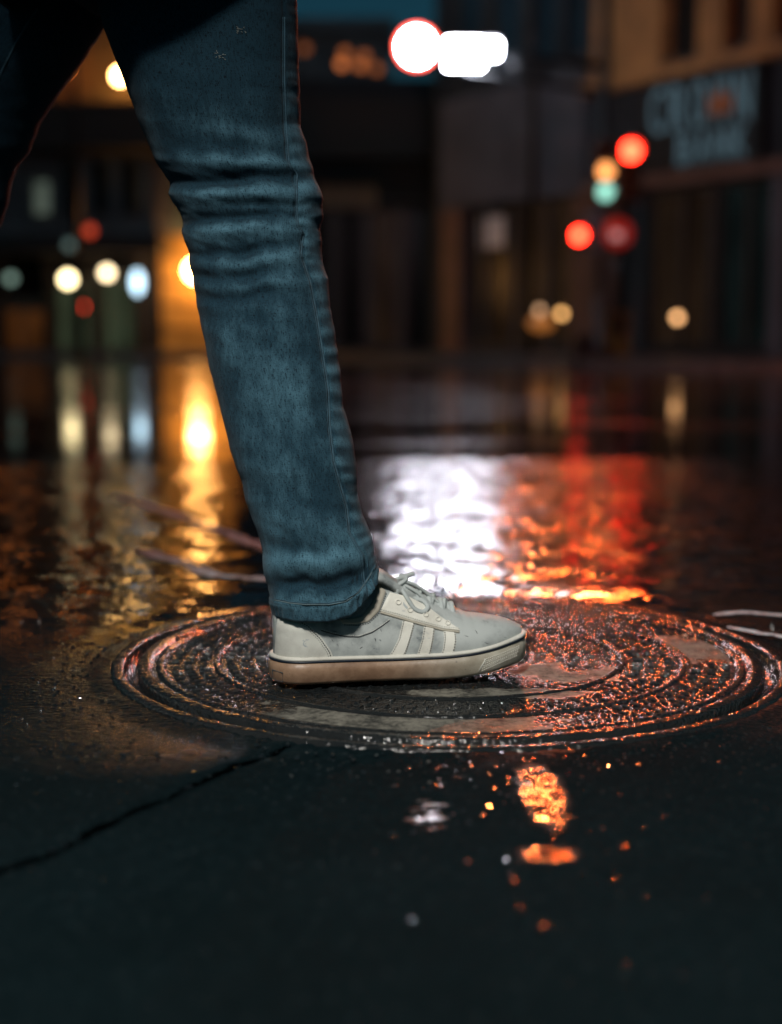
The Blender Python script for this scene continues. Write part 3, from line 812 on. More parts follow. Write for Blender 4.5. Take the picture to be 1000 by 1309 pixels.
def tube_leg(tab, wid, Y, top, bot, NA=90, N=220, fold=3.):
    V = []; UVs = []; wear_shade = []
    for i in range(N+1):
        py = lerp(top, bot, i/N); xr = W(interp(tab, py), py, Y).x; a = interp(wid, py)
        for j in range(NA):
            ph = 2*pi*j/NA; u = sin(ph)
            d = fold*.001*(noise.noise(Vector((u*1.5, py*.03, 5)))+.6*noise.noise(Vector((u*3, py*.08, 2))))
            P = Vector((xr-a+(a+d)*u, Y-(a*.9+d)*cos(ph), W(500, py, Y).z)); V.append(P); UVs.append((ph*.085, -P.z)); wear_shade.append(-.12)
    fs = [(i*NA+j, i*NA+(j+1) % NA, (i+1)*NA+(j+1) % NA, (i+1)*NA+j) for i in range(N) for j in range(NA)]
    return V, fs, UVs, wear_shade
def join_parts(parts):
    V, Fc, U, Wr = [], [], [], []
    for v, f, u, w_ in parts:
        k = len(V); V += v; Fc += [tuple(i+k for i in q) for q in f]; U += u; Wr += w_
    return V, Fc, U, Wr
fl = front_leg()
rl = tube_leg(RL, [(-420, .12), (0, .098), (150, .086), (300, .074), (800, .062)], 1.83, -330, 800)
# seat of the jeans above both legs
V = []; UVs = []; wr = []; NA = 90
for i in range(60):
    t = i/59; py = lerp(26, -330, t)
    k = sqrt(min(1, .08+t*3.2))
    xl, xr = W(lerp(20, 55, t), py, 1.75).x, W(lerp(350, 352, t), py, 1.75).x
    c = (xl+xr)/2; a = (xr-xl)/2*k
    for j in range(NA):
        ph = 2*pi*j/NA; P = Vector((c+a*sin(ph), 1.75-.165*k*cos(ph), W(500, py, 1.75).z)); V.append(P); UVs.append((ph*.1, -P.z)); wr.append(-.15)
fs = [(i*NA+j, i*NA+(j+1) % NA, (i+1)*NA+(j+1) % NA, (i+1)*NA+j) for i in range(59) for j in range(NA)]
V, Fc, U, Wr = join_parts([fl, rl, (V, fs, UVs, wr)])
jeans = mesh_obj('jeans', [v-PO for v in V], Fc, M['denim'], person, True)
uvl = jeans.data.uv_layers.new(name='UVMap'); li = [0]*len(jeans.data.loops); jeans.data.loops.foreach_get('vertex_index', li)
uvl.data.foreach_set('uv', [c for k in li for c in U[k]])
at = jeans.data.attributes.new('wear_shade', 'FLOAT', 'POINT'); at.data.foreach_set('value', Wr)
JBV = BVHTree.FromPolygons([tuple(v) for v in fl[0]], fl[1])
sp_ = [(x, y) for y, x in SEAM if y > -60]
bb = surf_tube('x', sp_, .0011, None, .0002, JBV, 260)
if bb: bb.make('outseam', M['thread'], jeans, True)
bb = surf_tube('x', [(x-2.6, y) for x, y in sp_], .0004, None, .0002, JBV, 260)
if bb: bb.make('outseam_stitching', M['thread'], jeans, True)
hem_pl = [(351, 767), (370, 771), (391, 773), (420, 773), (442, 769), (458, 758), (470, 741), (480, 724)]
for off_, nm in ((0, 'hem_stitching'), (1.8, 'hem_fold')):
    bb = surf_tube('x', [(x, y-off_) for x, y in hem_pl], .0006, None, .0003, JBV, 120)
    if bb: bb.make(nm, M['thread'] if off_ else simple('hem_thread', (.10, .15, .17), .8), jeans, True)
RBV = BVHTree.FromPolygons([tuple(v) for v in rl[0]], rl[1])
bb = surf_tube('x', [(48, 10), (36, 29), (20, 56), (2, 92), (-15, 130)], .0014, None, .0003, RBV, 60)
if bb: bb.make('inseam', M['thread'], jeans, True)
# worn threads at the thigh
b = B(); random.seed(11)
for cx_, cy0 in ((281, 71), (309, 38)):
    for _ in range(14):
        x, y = cx_+random.uniform(-6, 6), cy0+random.uniform(-5, 5); h = hit(x, y, .0006, JBV); h2 = hit(x+random.uniform(-3, 3), y+random.uniform(-2, 2), .0006, JBV)
        if h and h2: b.tube([h[0], h2[0]], .0004, 4)
o = b.make('frayed_threads', simple('pale_thread', (.25, .28, .27), .9), jeans); o['kind'] = 'stuff'

# ---- body under the clothes, one continuous skinned figure
def skin_fig():
    J = [((-.32, 1.74, .94), .075), ((-.33, 1.74, 1.08), .10), ((-.31, 1.74, 1.28), .115), ((-.30, 1.74, 1.40), .09), ((-.29, 1.74, 1.48), .05), ((-.275, 1.74, 1.55), .062), ((-.27, 1.74, 1.63), .078), ((-.275, 1.74, 1.70), .065),
         ((-.285, 1.67, .80), .052), ((-.165, 1.655, .52), .048), ((-.075, 1.60, .16), .036), ((-.065, 1.605, .09), .030), ((.04, 1.62, .055), .026), ((.09, 1.625, .052), .022),
         ((-.44, 1.82, .80), .050), ((-.60, 1.83, .50), .040), ((-.80, 1.83, .15), .030), ((-.80, 1.83, .07), .026), ((-.70, 1.83, .05), .022),
         ((-.30, 1.58, 1.36), .055), ((-.40, 1.55, 1.10), .040), ((-.28, 1.56, .93), .032), ((-.30, 1.90, 1.36), .055), ((-.38, 1.93, 1.10), .040), ((-.27, 1.92, .93), .032)]
    E = [(0, 1), (1, 2), (2, 3), (3, 4), (4, 5), (5, 6), (6, 7), (0, 8), (8, 9), (9, 10), (10, 11), (11, 12), (12, 13), (0, 14), (14, 15), (15, 16), (16, 17), (17, 18), (3, 19), (19, 20), (20, 21), (3, 22), (22, 23), (23, 24)]
    me = bpy.data.meshes.new('body'); me.from_pydata([Vector(p)-PO for p, r in J], E, [])
    o = bpy.data.objects.new('body', me); COL.objects.link(o)
    md = o.modifiers.new('s', 'SKIN'); sd_ = o.modifiers.new('u', 'SUBSURF'); sd_.levels = 2; sd_.render_levels = 2
    for k, (p, r) in enumerate(J): me.skin_vertices[0].data[k].radius = (r, r)
    me.skin_vertices[0].data[0].use_root = True
    dg = bpy.context.evaluated_depsgraph_get(); m2 = bpy.data.meshes.new_from_object(o.evaluated_get(dg))
    bpy.data.objects.remove(o); m2.materials.clear(); m2.materials.append(simple('skin', (.45, .28, .2), .5))
    m2.polygons.foreach_set('use_smooth', [True]*len(m2.polygons))
    o = bpy.data.objects.new('body', m2); COL.objects.link(o); o.parent = person; return o
body = skin_fig()
B().sphere((-.283, 1.74, 1.675), .092, sc=(1.05, .9, .95)).make('hair', simple('dark_hair', (.02, .015, .012), .6, scale=80), person, True)
for dy in (-.030, .030): B().sphere((-.196, 1.74+dy, 1.635), .010).make('eye', M['white'], body, True)
B().tube([(-.197, 1.74, 1.64), (-.178, 1.74, 1.612), (-.192, 1.74, 1.602)], [.007, .012, .008], 10).make('nose', M['collar'], body, True)
for dy in (-.078, .078): B().sphere((-.272, 1.74+dy, 1.63), .022, sc=(.8, .35, 1.2)).make('ear', M['collar'], body, True)
# jacket, its unseen hem flared out to shade the thigh
b = B(); R = []
for i in range(50):
    t = i/49; z = lerp(.78, 1.44, t)
    wx = interp([(.78, .170), (.95, .145), (1.1, .140), (1.3, .150), (1.40, .12), (1.44, .075)], z); wy = interp([(.78, .262), (.95, .205), (1.1, .185), (1.3, .21), (1.38, .17), (1.44, .08)], z)
    c = interp([(.78, -.285), (.95, -.315), (1.44, -.295)], z)
    R.append([Vector((c+wx*sin(q)*(1+.03*noise.noise(Vector((q*2, z*9, 0)))), 1.735-wy*cos(q)*(1+.03*noise.noise(Vector((q*2, z*9, 3)))), z+(.012*sin(q*2+1) if i == 0 else 0))) for q in [2*pi*j/72 for j in range(72)]])
b.rings([[p*.97+Vector((-.285, 1.735, .795))*.03 for p in R[0]]]+R)
for yy, sg in ((1.545, -1), (1.925, 1)):
    b.tube(cr([(-.30, 1.735+sg*.15, 1.385), (-.35, 1.735+sg*.205, 1.25), (-.41, 1.735+sg*.20, 1.08), (-.33, 1.735+sg*.19, .98), (-.26, 1.735+sg*.175, .93)]), [lerp(.075, .05, k/40) for k in range(41)], 16)
jk = simple('dark_jacket', (.012, .016, .020), .85, scale=20, bump=.003, bscale=80)
b.make('jacket', jk, person, True)
# rear shoe: a copy of the front one
s2 = shoe.copy(); COL.objects.link(s2); s2.parent = person; s2.location = (-.70, .20, -.002); s2['label'] = 'trailing white shoe of the rear foot'
s2.location = (-.72, .215, -.004)
for ch in shoe.children:
    if ch.get('kind') == 'stuff' or 'stitch' in ch.name: continue
    c = ch.copy(); COL.objects.link(c); c.parent = s2

# ------------------------------------------------------------------ BACKGROUND STRUCTURES
# --- right: the oblique block with the bank
A_ = W(570, 400, 28.5); B_ = W(1000, 400, 21.6)
FR = Fac((A_.x, A_.y), (B_.x, B_.y))
def zat(px, py, d=0): return FR.uz(px, py, d)[1]
def uat(px, d=0): return FR.uz(px, 350, d)[0]
bank = thing('bank_building', 'brick corner bank with dark shop front below the bank sign at the right', 'building', FR.P(uat(760), 0))
u0, u1 = uat(752), uat(1000)+6
zl = zat(900, 216); zt = zat(900, 232); zc = zat(900, 92)
def fb(obj_name, mat, par, u_0, u_1, z0, z1, d0, d1):
    b = B(); FR.box(b, u_0, u_1, z0, z1, d0, d1); return b.make(obj_name, mat, par)
fb('wall', M['darkwall'], bank, u0, u1, zl+.002, zc-.02, -.5, 0)
fb('lintel', M['pinkstone'], bank, u0-.05, u1, zt, zl, -.5, .12)
fb('cornice', M['brickwall'], bank, u0-.05, u1, zc-.02, zc+.16, -.5, .25)
# upper storey: piers with dark windows between
wins = [(838, 884), (916, 950), (978, 1010), (1050, 1090)]
xs_ = [u0]; ztop = zc+3.2
prev = u0
for a, c in wins:
    ua, uc = uat(a), uat(c)
    fb('pier', M['brickwall'], bank, prev, ua, zc+.16, ztop, -.5, 0)
    wn = fb('window', M['frame'], bank, ua, uc, zc+.16, zc+.32, -.4, -.05)
    fb('pane', M['glass_dark'], wn, ua, uc, zc+.32, ztop, -.42, -.30)
    fb('mullion', M['frame'], wn, (ua+uc)/2-.03, (ua+uc)/2+.03, zc+.32, ztop, -.298, -.22)
    prev = uc
fb('pier', M['brickwall'], bank, prev, u1, zc+.16, ztop, -.5, 0)
fb('parapet', M['brickwall'], bank, u0, u1, ztop, ztop+2.2, -.5, .05)
# ground floor of the bank
fb('pilaster', M['pinkstone'], bank, u0, uat(780), .1, zt-.002, -.5, .0)
fb('pilaster', M['darkwall'], bank, uat(806), uat(820), .1, zt-.002, -.5, .0)
fb('pilaster', M['stucco'], bank, uat(985), uat(1002), .1, zt-.002, -.5, .02)
fb('stall_riser', M['canopy'], bank, uat(780), uat(985), .1, zat(880, 440), -.5, -.04)
dz = zat(880, 440)
fb('end_wall', M['darkwall'], bank, uat(1002)+.01, u1, .1, zt-.002, -.5, .0)
fb('end_gable', M['darkwall'], bank, u1+.002, u1+.2, 0, ztop+2.2, -9, .0)
for a, c, mt in ((782, 804, 'glass_dark'), (822, 862, 'glass_brown'), (864, 902, 'glass_brown'), (910, 945, 'glass_teal'), (947, 984, 'glass_teal')):
    w_ = fb('window', M['frame'], bank, uat(a)-.01, uat(a)+.05, dz+.002, zt-.002, -.28, -.10)
    fb('frame', M['frame'], w_, uat(a)+.05, uat(c), zt-.10, zt-.004, -.28, -.10)
    fb('pane', M[mt], w_, uat(a)+.052, uat(c), dz+.002, zt-.104, -.30, -.22)
fb('door_post', M['frame'], bank, uat(903), uat(909), dz, zt-.002, -.35, -.02)
for k in range(6):    # shelves and blinds inside the shop glass are dim vertical bars
    u = lerp(uat(825), uat(900), k/5); fb('blind', M['framelight'], bank, u, u+.06, dz+.01, zt-1.0, -.60, -.56)
fb('shop_back_wall', M['darkwall'], bank, u0, u1, .1, zt-.01, -3.0, -2.8)
fb('side_wall', M['darkwall'], bank, u0-.2, u0-.02, 0, ztop+2.2, -9, -.5)

# bank sign with letters and crown
bs = thing('bank_sign', 'black bank sign with pale blue letters and an orange crown', 'sign', FR.P(uat(890), 4))
sgz0, sgz1 = zat(892, 213), zat(892, 92); su0, su1 = uat(817, .2), uat(966, .2)
b = B(); rr = .32; prof = []
for (cx_, cz_, a0) in ((su1-.08, sgz0+.08, -90), (su1-.08, sgz1-.08, 0), (su0+rr, sgz1-rr, 90), (su0+.08, sgz0+.08, 180)):
    r_ = rr if a0 == 90 else .08
    for k in range(7):
        q = radians(a0+15*k); prof.append((cx_+r_*cos(q), cz_+r_*sin(q)))
R = [[FR.P(x, z, d) for x, z in prof] for d in (.02, .22)]
b.rings(R, cap0=True, cap1=True); b.make('board', M['sign_back'], bs)
def letters(txt, x0, x1, y0, y1, mat, par, d=.222):
    ua, ub = uat(x0, d), uat(x1, d); z0, z1 = zat((x0+x1)/2, y1, d), zat((x0+x1)/2, y0, d); n = len(txt)
    cw = (ub-ua)/n
    for i, ch in enumerate(txt):
        cu = bpy.data.curves.new('letter', 'FONT'); cu.body = ch; cu.size = 1; cu.extrude = .02; cu.offset = -.004
        ob = bpy.data.objects.new('tmp', cu); COL.objects.link(ob); dg = bpy.context.evaluated_depsgraph_get()
        me = bpy.data.meshes.new_from_object(ob.evaluated_get(dg)); bpy.data.objects.remove(ob)
        xs = [v.co.x for v in me.vertices]; zs = [v.co.y for v in me.vertices]
        ax, bx_, az, bz = min(xs), max(xs), min(zs), max(zs)
        offp = Vector(par.location)
        for v in me.vertices:
            uu = ua+cw*(i+.16)+cw*.68*(v.co.x-ax)/(bx_-ax); zz = z0+(z1-z0)*(v.co.y-az)/(bz-az)
            v.co = FR.P(uu, zz, d+.04+v.co.z)-offp
        me.materials.clear(); me.materials.append(mat)
        o = bpy.data.objects.new('letter', me); COL.objects.link(o); o.parent = par
letters('CROWN', 826, 960, 104, 163, M['letter'], bs)
letters('BANK', 862, 955, 166, 206, M['letter'], bs)
b = B(); ua, ub = uat(902, .3), uat(930, .3); z0, z1 = zat(915, 146, .3), zat(915, 112, .3)
cp = [(0, 0), (1, 0), (1, .8), (.75, .4), (.5, 1), (.25, .4), (0, .8)]
b.rings([[FR.P(lerp(ua, ub, x), lerp(z0, z1, z), d) for x, z in cp] for d in (.28, .33)], cap0=True, cap1=True); b.make('crown', M['crown'], bs)

# --- middle: the block with the plain grey band and shop windows
shop = thing('shop_building', 'grey fronted shop with brown glass and a pink corner column', 'building', FR.P(0, 0))
zb, zh = zat(655, 258), zat(655, 112)
ue = u0-.06
fb('wall', M['stucco'], shop, -.05, ue, zb, zh, -.4, .10)
fb('corner_column', M['pinkstone'], shop, uat(566), uat(590), .1, zb-.002, -.4, .08)
fb('pilaster', M['pinkstone'], shop, uat(731), uat(748), .1, zb-.002, -.4, .02)
fb('stall_riser', M['darkwall'], shop, uat(590)+.01, uat(731)-.01, .1, zat(660, 443), -.4, -.02)
zr = zat(660, 443)
for a, c, mt in ((592, 610, 'glass_dark'), (612, 648, 'glass_dark'), (650, 690, 'glass_brown'), (692, 730, 'glass_brown')):
    w_ = fb('window', M['framelight'], shop, uat(a), uat(a)+.045, zr+.002, zb-.004, -.25, -.08)
    fb('pane', M[mt], w_, uat(a)+.047, uat(c), zr+.002, zb-.004, -.26, -.2)
    fb('sill', M['frame'], w_, uat(a)+.05, uat(c), zr+.004, zr+.07, -.198, -.06)
for k in range(8):
    u = lerp(uat(600), uat(725), k/7); fb('curtain', M['framelight'], shop, u, u+.10, zr+.01, zb-.7, -.5, -.45)
fb('shop_back_wall', M['darkwall'], shop, 0, ue, .1, zb-.01, -3, -2.8)
# upper floor, blue dark windows between dark piers
fb('wall', M['darkwall'], shop, -.05, ue, zh+.001, zh+.35, -.4, 0)
zz0 = zh+.352; zz1 = zh+2.3
for a, c in ((575, 612), (622, 660), (670, 706), (714, 742)):
    w_ = fb('window', M['frame'], shop, uat(a), uat(a)+.05, zz0, zz1, -.3, -.05)
    fb('pane', M['glass_blue'], w_, uat(a)+.052, uat(c), zz0, zz1, -.3, -.2)
    fb('pier', M['darkwall'], shop, uat(c)+.01, uat(c)+.25, zz0, zz1, -.4, 0)
fb('parapet', M['darkwall'], shop, -.05, ue, zz1+.002, zz1+.4, -.4, .08)
fb('side_wall', M['darkwall'], shop, -.25, -.06, 0, zz1+.4, -7, .1)
nt_ = B(); FR.pbox(nt_, 614, 643, 277, 316, -.18, -.15); o = nt_.make('notice', emis('pale_notice', (.75, .62, .60), .07, (.5, .42, .40))); tag(o, 'small pale notice in the shop window right of the pink column', 'notice')

# --- centre: frontal building behind the leg
FCn = Fac((W(380, 400, 33).x, 33), (W(575, 400, 33).x, 33))
def cb(name, mat, par, x0, x1, y0, y1, d0, d1):
    b = B(); FCn.pbox(b, x0, x1, y0, y1, d0, d1); return b.make(name, mat, par)
cen = thing('dark_building', 'dark blue office block with a deep canopy behind the striding leg', 'building', (W(470, 400, 33).x, 33, 0))
cb('wall', M['darkwall'], cen, 230, 568, 100, 232, -3, 0)
cb('wall', M['bluewall'], cen, 330, 500, 38, 99.6, -3, -.2)
cb('canopy', M['canopy'], cen, 230, 572, 125, 200, .02, 1.3)
cb('roof_edge', M['bluewall'], cen, 330, 505, 22, 37.6, -3, .3)
cb('fascia', simple('beige_fascia', (.26, .19, .12), .7), cen, 405, 482, 236, 266, .0, .12)
cb('fascia', M['darkwall'], cen, 484, 568, 236, 266, .0, .1)
cb('fascia', M['darkwall'], cen, 230, 403, 236, 266, .0, .1)
for x in (285, 340, 428, 470, 512, 552):
    cb('column', M['framelight'], cen, x-5, x+5, 268, 452, -.3, 0)
xs4 = [230, 285, 340, 428, 470, 512, 552, 568]
for a, c in zip(xs4, xs4[1:]):
    cb('window', M['glass_dark'] if a != 470 else M['glass_brown'], cen, a+6, c-6, 270, 440, -.5, -.3)
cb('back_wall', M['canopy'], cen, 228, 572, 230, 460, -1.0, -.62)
cb('base', M['frame'], cen, 230, 568, 444, 456, -.6, -.05)

# --- left: building with canopy, lit upper wall, shops and an amber wall
FL = Fac((W(-160, 400, 30).x, 30), (W(390, 400, 30).x, 30))
def lb(name, mat, par, x0, x1, y0, y1, d0, d1):
    b = B(); FL.pbox(b, x0, x1, y0, y1, d0, d1); return b.make(name, mat, par)
lef = thing('arcade_building', 'grey shop arcade with a deep dark canopy seen between the legs', 'building', (W(120, 400, 30).x, 30, 0))
lb('upper_wall', M['ochre'], lef, -260, 300, -260, 124, -1, 0)
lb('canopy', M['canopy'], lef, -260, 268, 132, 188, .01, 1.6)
lb('ledge', M['ochre'], lef, 60, 240, 114, 129, .01, .5)
lb('wall', M['bluewall'], lef, -260, 300, 190, 300, -1, 0)
lb('pilaster', M['stucco'], lef, 198, 216, 190, 300, .003, .15)
for x, mt in ((-60, 'glass_dark'), (-20, 'glass_dark'), (44, 'glass_pale'), (82, 'glass_dark'), (120, 'glass_dark'), (158, 'glass_dark'), (240, 'glass_dark')):
    w_ = lb('window', M['framelight'], lef, x-2, x+24, 274, 279, .003, .12)
    lb('pane', M[mt], w_, x, x+18, 232 if mt == 'glass_pale' else 206, 273, .004, .05)
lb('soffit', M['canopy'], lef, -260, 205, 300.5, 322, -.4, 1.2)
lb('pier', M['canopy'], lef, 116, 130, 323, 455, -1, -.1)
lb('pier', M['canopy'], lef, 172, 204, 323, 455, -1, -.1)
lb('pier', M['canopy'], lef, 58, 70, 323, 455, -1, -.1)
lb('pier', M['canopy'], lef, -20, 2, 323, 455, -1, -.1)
for a, c, mt, yt in ((4, 56, 'glass_amber', 396), (72, 114, 'glass_green', 368), (132, 170, 'glass_green', 360), (-160, -22, 'glass_dark', 360)):
    w_ = lb('window', M['frame'], lef, a, c, yt-16, yt, -.6, -.3)
    lb('pane', M[mt], w_, a, c, yt+.4, 446, -.6, -.5)
    lb('mullion', M['frame'], w_, (a+c)/2-1.5, (a+c)/2+1.5, yt+1, 446, -.49, -.40)
    lb('stall_riser', M['darkwall'], lef, a, c, 446.4, 456, -.8, -.3)
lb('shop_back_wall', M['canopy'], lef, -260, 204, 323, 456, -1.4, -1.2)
lb('tiled_wall', M['amber'], lef, 206, 300, 300.5, 456, -1, 0)
for k in range(4): lb('tile_band', M['ochre'], lef, 207, 299, 330+k*30, 333+k*30, .002, .03)
# --- sidewalks with kerbs
def slabp(name, poly, z0, z1, mat):
    n = len(poly); vs = [(x, y, z0) for x, y in poly]+[(x, y, z1) for x, y in poly]
    fs = [tuple(range(n, 2*n))]+[(i, (i+1) % n, n+(i+1) % n, n+i) for i in range(n)]
    o = mesh_obj(name, vs, fs, mat); o['kind'] = 'structure'; return o
pR = [FR.P(-2.0, 0, 2.3), FR.P(4.8, 0, 3.6), FR.P(20, 0, 3.6), FR.P(20, 0, -12), FR.P(-2, 0, -12)]
slabp('sidewalk', [(p.x, p.y) for p in pR], -.05, .10, M['walk'])
slabp('sidewalk', [(-40, 27.3), (-.6, 27.3), (.9, 29.0), (.9, 45), (-40, 45)], -.05, .101, M['walk'])
def kerb(a, c):
    a, c = Vector(a), Vector(c); n = max(1, int((c-a).length/1.2)); t = (c-a).normalized(); q = Vector((t.y, -t.x, 0))
    for k in range(n):
        p0 = a+(c-a)*(k/n)+t*.006; p1 = a+(c-a)*((k+1)/n)-t*.006
        vs = [p0, p1, p1+q*.15, p0+q*.15]; vs = vs+[v+Vector((0, 0, .125)) for v in vs]
        o = mesh_obj('kerb_stone', vs, [(0,3,2,1),(4,5,6,7),(0,1,5,4),(1,2,6,5),(2,3,7,6),(3,0,4,7)], M['kerb']); o['kind'] = 'structure'
kerb((-16, 27.29, -.03), (-.6, 27.29, -.03)); kerb((pR[0].x, pR[0].y, -.03), (pR[1].x, pR[1].y, -.03)); kerb((pR[1].x, pR[1].y, -.03), tuple(FR.P(14, -.03, 3.6)))

# ------------------------------------------------------------------ TRAFFIC POLE, SIGNALS, SIGNS
YP = 20.0
def at(px, py, Y=YP): return W(px, py, Y)
pb = at(767, 455); pbx = pb.x
pole = thing('traffic_pole', 'tall dark traffic pole with a mast arm at the street corner', 'pole', (pbx, YP, 0))
B().tube([(pbx, YP, 0), (pbx, YP, .25), (pbx, YP, .26), (pbx, YP, 6.6)], [.17, .17, .085, .065], 14).make('pole_shaft', M['steel'], pole, True)
a1, a2 = at(762, 84), at(498, 60); a3, a4 = at(762, 118), at(600, 92)
B().tube([Vector((pbx, YP, a1.z)), a2], [.06, .035], 10).make('mast_arm', M['steel'], pole, True)
B().tube([Vector((pbx, YP, a3.z)), a4, at(560, 72)], [.045, .035, .03], 10).make('brace_arm', M['steel'], pole, True)
for t in (.2, .45): B().tube([Vector((pbx, YP, a1.z)).lerp(a2, t), Vector((pbx, YP, a3.z)).lerp(a4, t*1.3)], .02, 8).make('strut', M['steel'], pole, True)
B().box((pbx-.38, YP-.25, -.002), (pbx-.11, YP+.1, .42)).make('base_cabinet', M['steel'], pole)

E = {'red': emis('red_signal_light', (1, .020, .008), 38), 'amber': emis('amber_signal_light', (1, .36, .10), 3.0), 'green': emis('green_signal_light', (.42, 1, .80), 1.5),
     'white': emis('white_lamp_light', (.86, .88, 1), 125), 'fringe': emis('red_fringe_glow', (1, .10, .06), 9), 'dead': simple('unlit_lens', (.03, .015, .01), .2)}
def signal(name, label, lens, Y=YP, r=.10, group=None, size=None, cat='traffic light'):
    """lens: list of (px, py, material); one housing behind them"""
    ps = [W(x, y, Y) for x, y, m in lens]; zs = [p.z for p in ps]; cx_ = sum(p.x for p in ps)/len(ps)
    t = thing(name, label, cat, (cx_, Y, min(zs)-r*1.5), group)
    hwid = size or r*1.35
    B().box((cx_-hwid, Y+.0, min(zs)-r*1.45), (cx_+hwid, Y+.20, max(zs)+r*1.45)).make('housing', M['housing'], t)
    for p, (x, y, m) in zip(ps, lens):
        p = Vector((cx_, Y-.004, p.z)); B().disc_y(p+Vector((0, 0, 0)), r, .02).make('lens', m, t, True)
        vz = B(); R = []
        for d in (0, -.16):
            R.append([p+Vector((r*1.08*sin(q), d+.003, r*1.08*cos(q))) for q in [radians(-115+230*k/16) for k in range(17)]])
        for d in (-.16, 0):
            R.append([p+Vector((r*1.16*sin(q), d+.003, r*1.16*cos(q))) for q in [radians(-115+230*k/16) for k in range(17)]])
        vz.rings(R, close=False); vz.make('visor', M['housing'], t)
    return t
signal('traffic_signal', 'traffic signal glowing red beside the bank sign', [(806, 193, E['red']), (806, 218, E['dead']), (806, 243, E['dead'])], r=.115)
signal('traffic_signal', 'traffic signal with amber and green lenses on the corner pole', [(774, 194, E['dead']), (774, 219, E['amber']), (774, 245, E['green'])], r=.10, Y=YP-.35)
ps_ = signal('pedestrian_signal', 'small red pedestrian signal left of the corner pole', [(740, 301, E['red'])], r=.085, Y=YP-.2)
B().box((W(748, 300, YP).x, YP-.15, W(750, 322, YP).z), (W(766, 300, YP).x, YP-.10, W(750, 272, YP).z)).make('side_plate', simple('blue_plate', (.10, .22, .30), .5), ps_)
# round red no entry sign with white bar
c = W(790, 298, YP-.3); ne = thing('no_entry_sign', 'round red road sign with pale centre right of the corner pole', 'road sign', (c.x, YP-.3, c.z))
B().disc_y(c, .20, .02, 36).make('sign_face', emis('emissive_red_face', (1, .05, .03), .16, (.5, .02, .02)), ne, True)  # face and bar are mildly emissive
B().box((c.x-.09, c.y-.03, c.z-.085), (c.x+.05, c.y-.013, c.z+.02)).make('white_bar', emis('emissive_white_bar', (1, .75, .75), .30, (.6, .6, .6)), ne)
B().tube([c+Vector((0, .03, -.2)), Vector((c.x, c.y+.03, .1))], .025, 8).make('post', M['steel'], ne, True)
# big glowing lamp and lit street-name sign at the mast tip
c = W(533, 60, YP-.3); sg = thing('mast_signal', 'large blown out round lamp with red rim at the mast arm tip', 'traffic light', c)
B().box((c.x-.26, c.y+.0, c.z-.26), (c.x+.26, c.y+.2, c.z+.26)).make('housing', M['housing'], sg)
B().disc_y(c, .215, .01, 40).make('lens', E['white'], sg, True)
b = B(); b.tube([c+Vector((.245*cos(q), -.012, .245*sin(q))) for q in [2*pi*k/40 for k in range(41)]], .028, 8, cap=False); b.make('fringe', E['fringe'], sg, True)  # glowing ring added for the overexposed lamp's red fringe
ns = thing('street_name_sign', 'stepped white lit street name sign beside the round lamp on the mast', 'sign', W(603, 65, YP-.3))
def pxbox(b, x0, x1, y0, y1, Y, d):
    p, q = W(x0, y1, Y), W(x1, y0, Y); q2 = W((x0+x1)/2, y0, Y); return b.box((p.x, Y, p.z), (q.x, Y+d, q2.z))
b = B(); pxbox(b, 572, 616, 52, 84, YP-.3, .12); b.make('lit_panel', E['white'], ns)
b = B(); pxbox(b, 617, 637, 54, 70, YP-.3, .12); b.make('lit_panel', E['white'], ns)
b = B(); pxbox(b, 569, 640, 48, 51, YP-.32, .16); b.make('frame', M['steel'], ns)

# newspaper box and bin at the pole foot
def fb2(name, mat, par, x0, x1, y0, y1, Y, d):
    b = B(); pxbox(b, x0, x1, y0, y1, Y, d); return b.make(name, mat, par)
nb = thing('newspaper_box', 'dull yellow newspaper box standing at the foot of the corner pole', 'newspaper box', (W(790, 460, 20.4).x, 20.4, 0))
fb2('cabinet', M['yellow'], nb, 775, 806, 398, 456, 20.4, .4); fb2('window', M['glass_dark'], nb, 780, 801, 405, 424, 20.38, .02)
fb2('handle', M['steel'], nb, 782, 799, 428, 431, 20.34, .04); fb2('top', M['steel'], nb, 773, 808, 394, 397.6, 20.37, .46)
fb2('foot', M['steel'], nb, 780, 802, 456.4, 464, 20.45, .3)

# ------------------------------------------------------------------ LAMPS
def globe(name, label, px, py, Y, r, col, st, cord=0, group=None, fix='wall', sc=(1, 1, 1)):
    p = W(px, py, Y); t = thing(name, label, 'lamp', p, group)
    B().sphere(p, r, 14, 8, sc).make('globe', emis('lamp_glow', col, st), t, True)
    b = B()
    if cord: b.tube([p+Vector((0, 0, r*sc[2])), p+Vector((0, 0, r*sc[2]+cord))], .012, 6)
    else: b.tube([p+Vector((0, r*.9, 0)), p+Vector((0, r+.15, 0)), p+Vector((0, r+.5, .08))], .03, 6)
    b.make('cord' if cord else 'bracket', M['steel'], t)
    return t
globe('hanging_lamp', 'bright yellow white globe lamp over the green window', 87, 357, 29.2, .13, (1, .80, .42), 9, .45)
globe('hanging_lamp', 'warm white globe lamp between the bright globe and the cold lantern', 137, 349, 29.2, .11, (1, .78, .46), 7, .35)
globe('hanging_lamp', 'tall cold white lantern beside the amber wall', 176, 361, 29.2, .09, (.55, .82, 1), 4.0, .3, sc=(1.1, 1, 2.6))
globe('wall_lamp', 'small red lamp below the bright yellow white globe', 103, 392, 29.0, .10, (1, .05, .02), 5)
globe('wall_lamp', 'dim red lamp high on the arcade front', 115, 295, 28.7, .10, (1, .09, .03), .9)
globe('wall_lamp', 'faint grey lamp under the dim red lamp', 89, 313, 28.7, .09, (.5, .8, .75), .25)
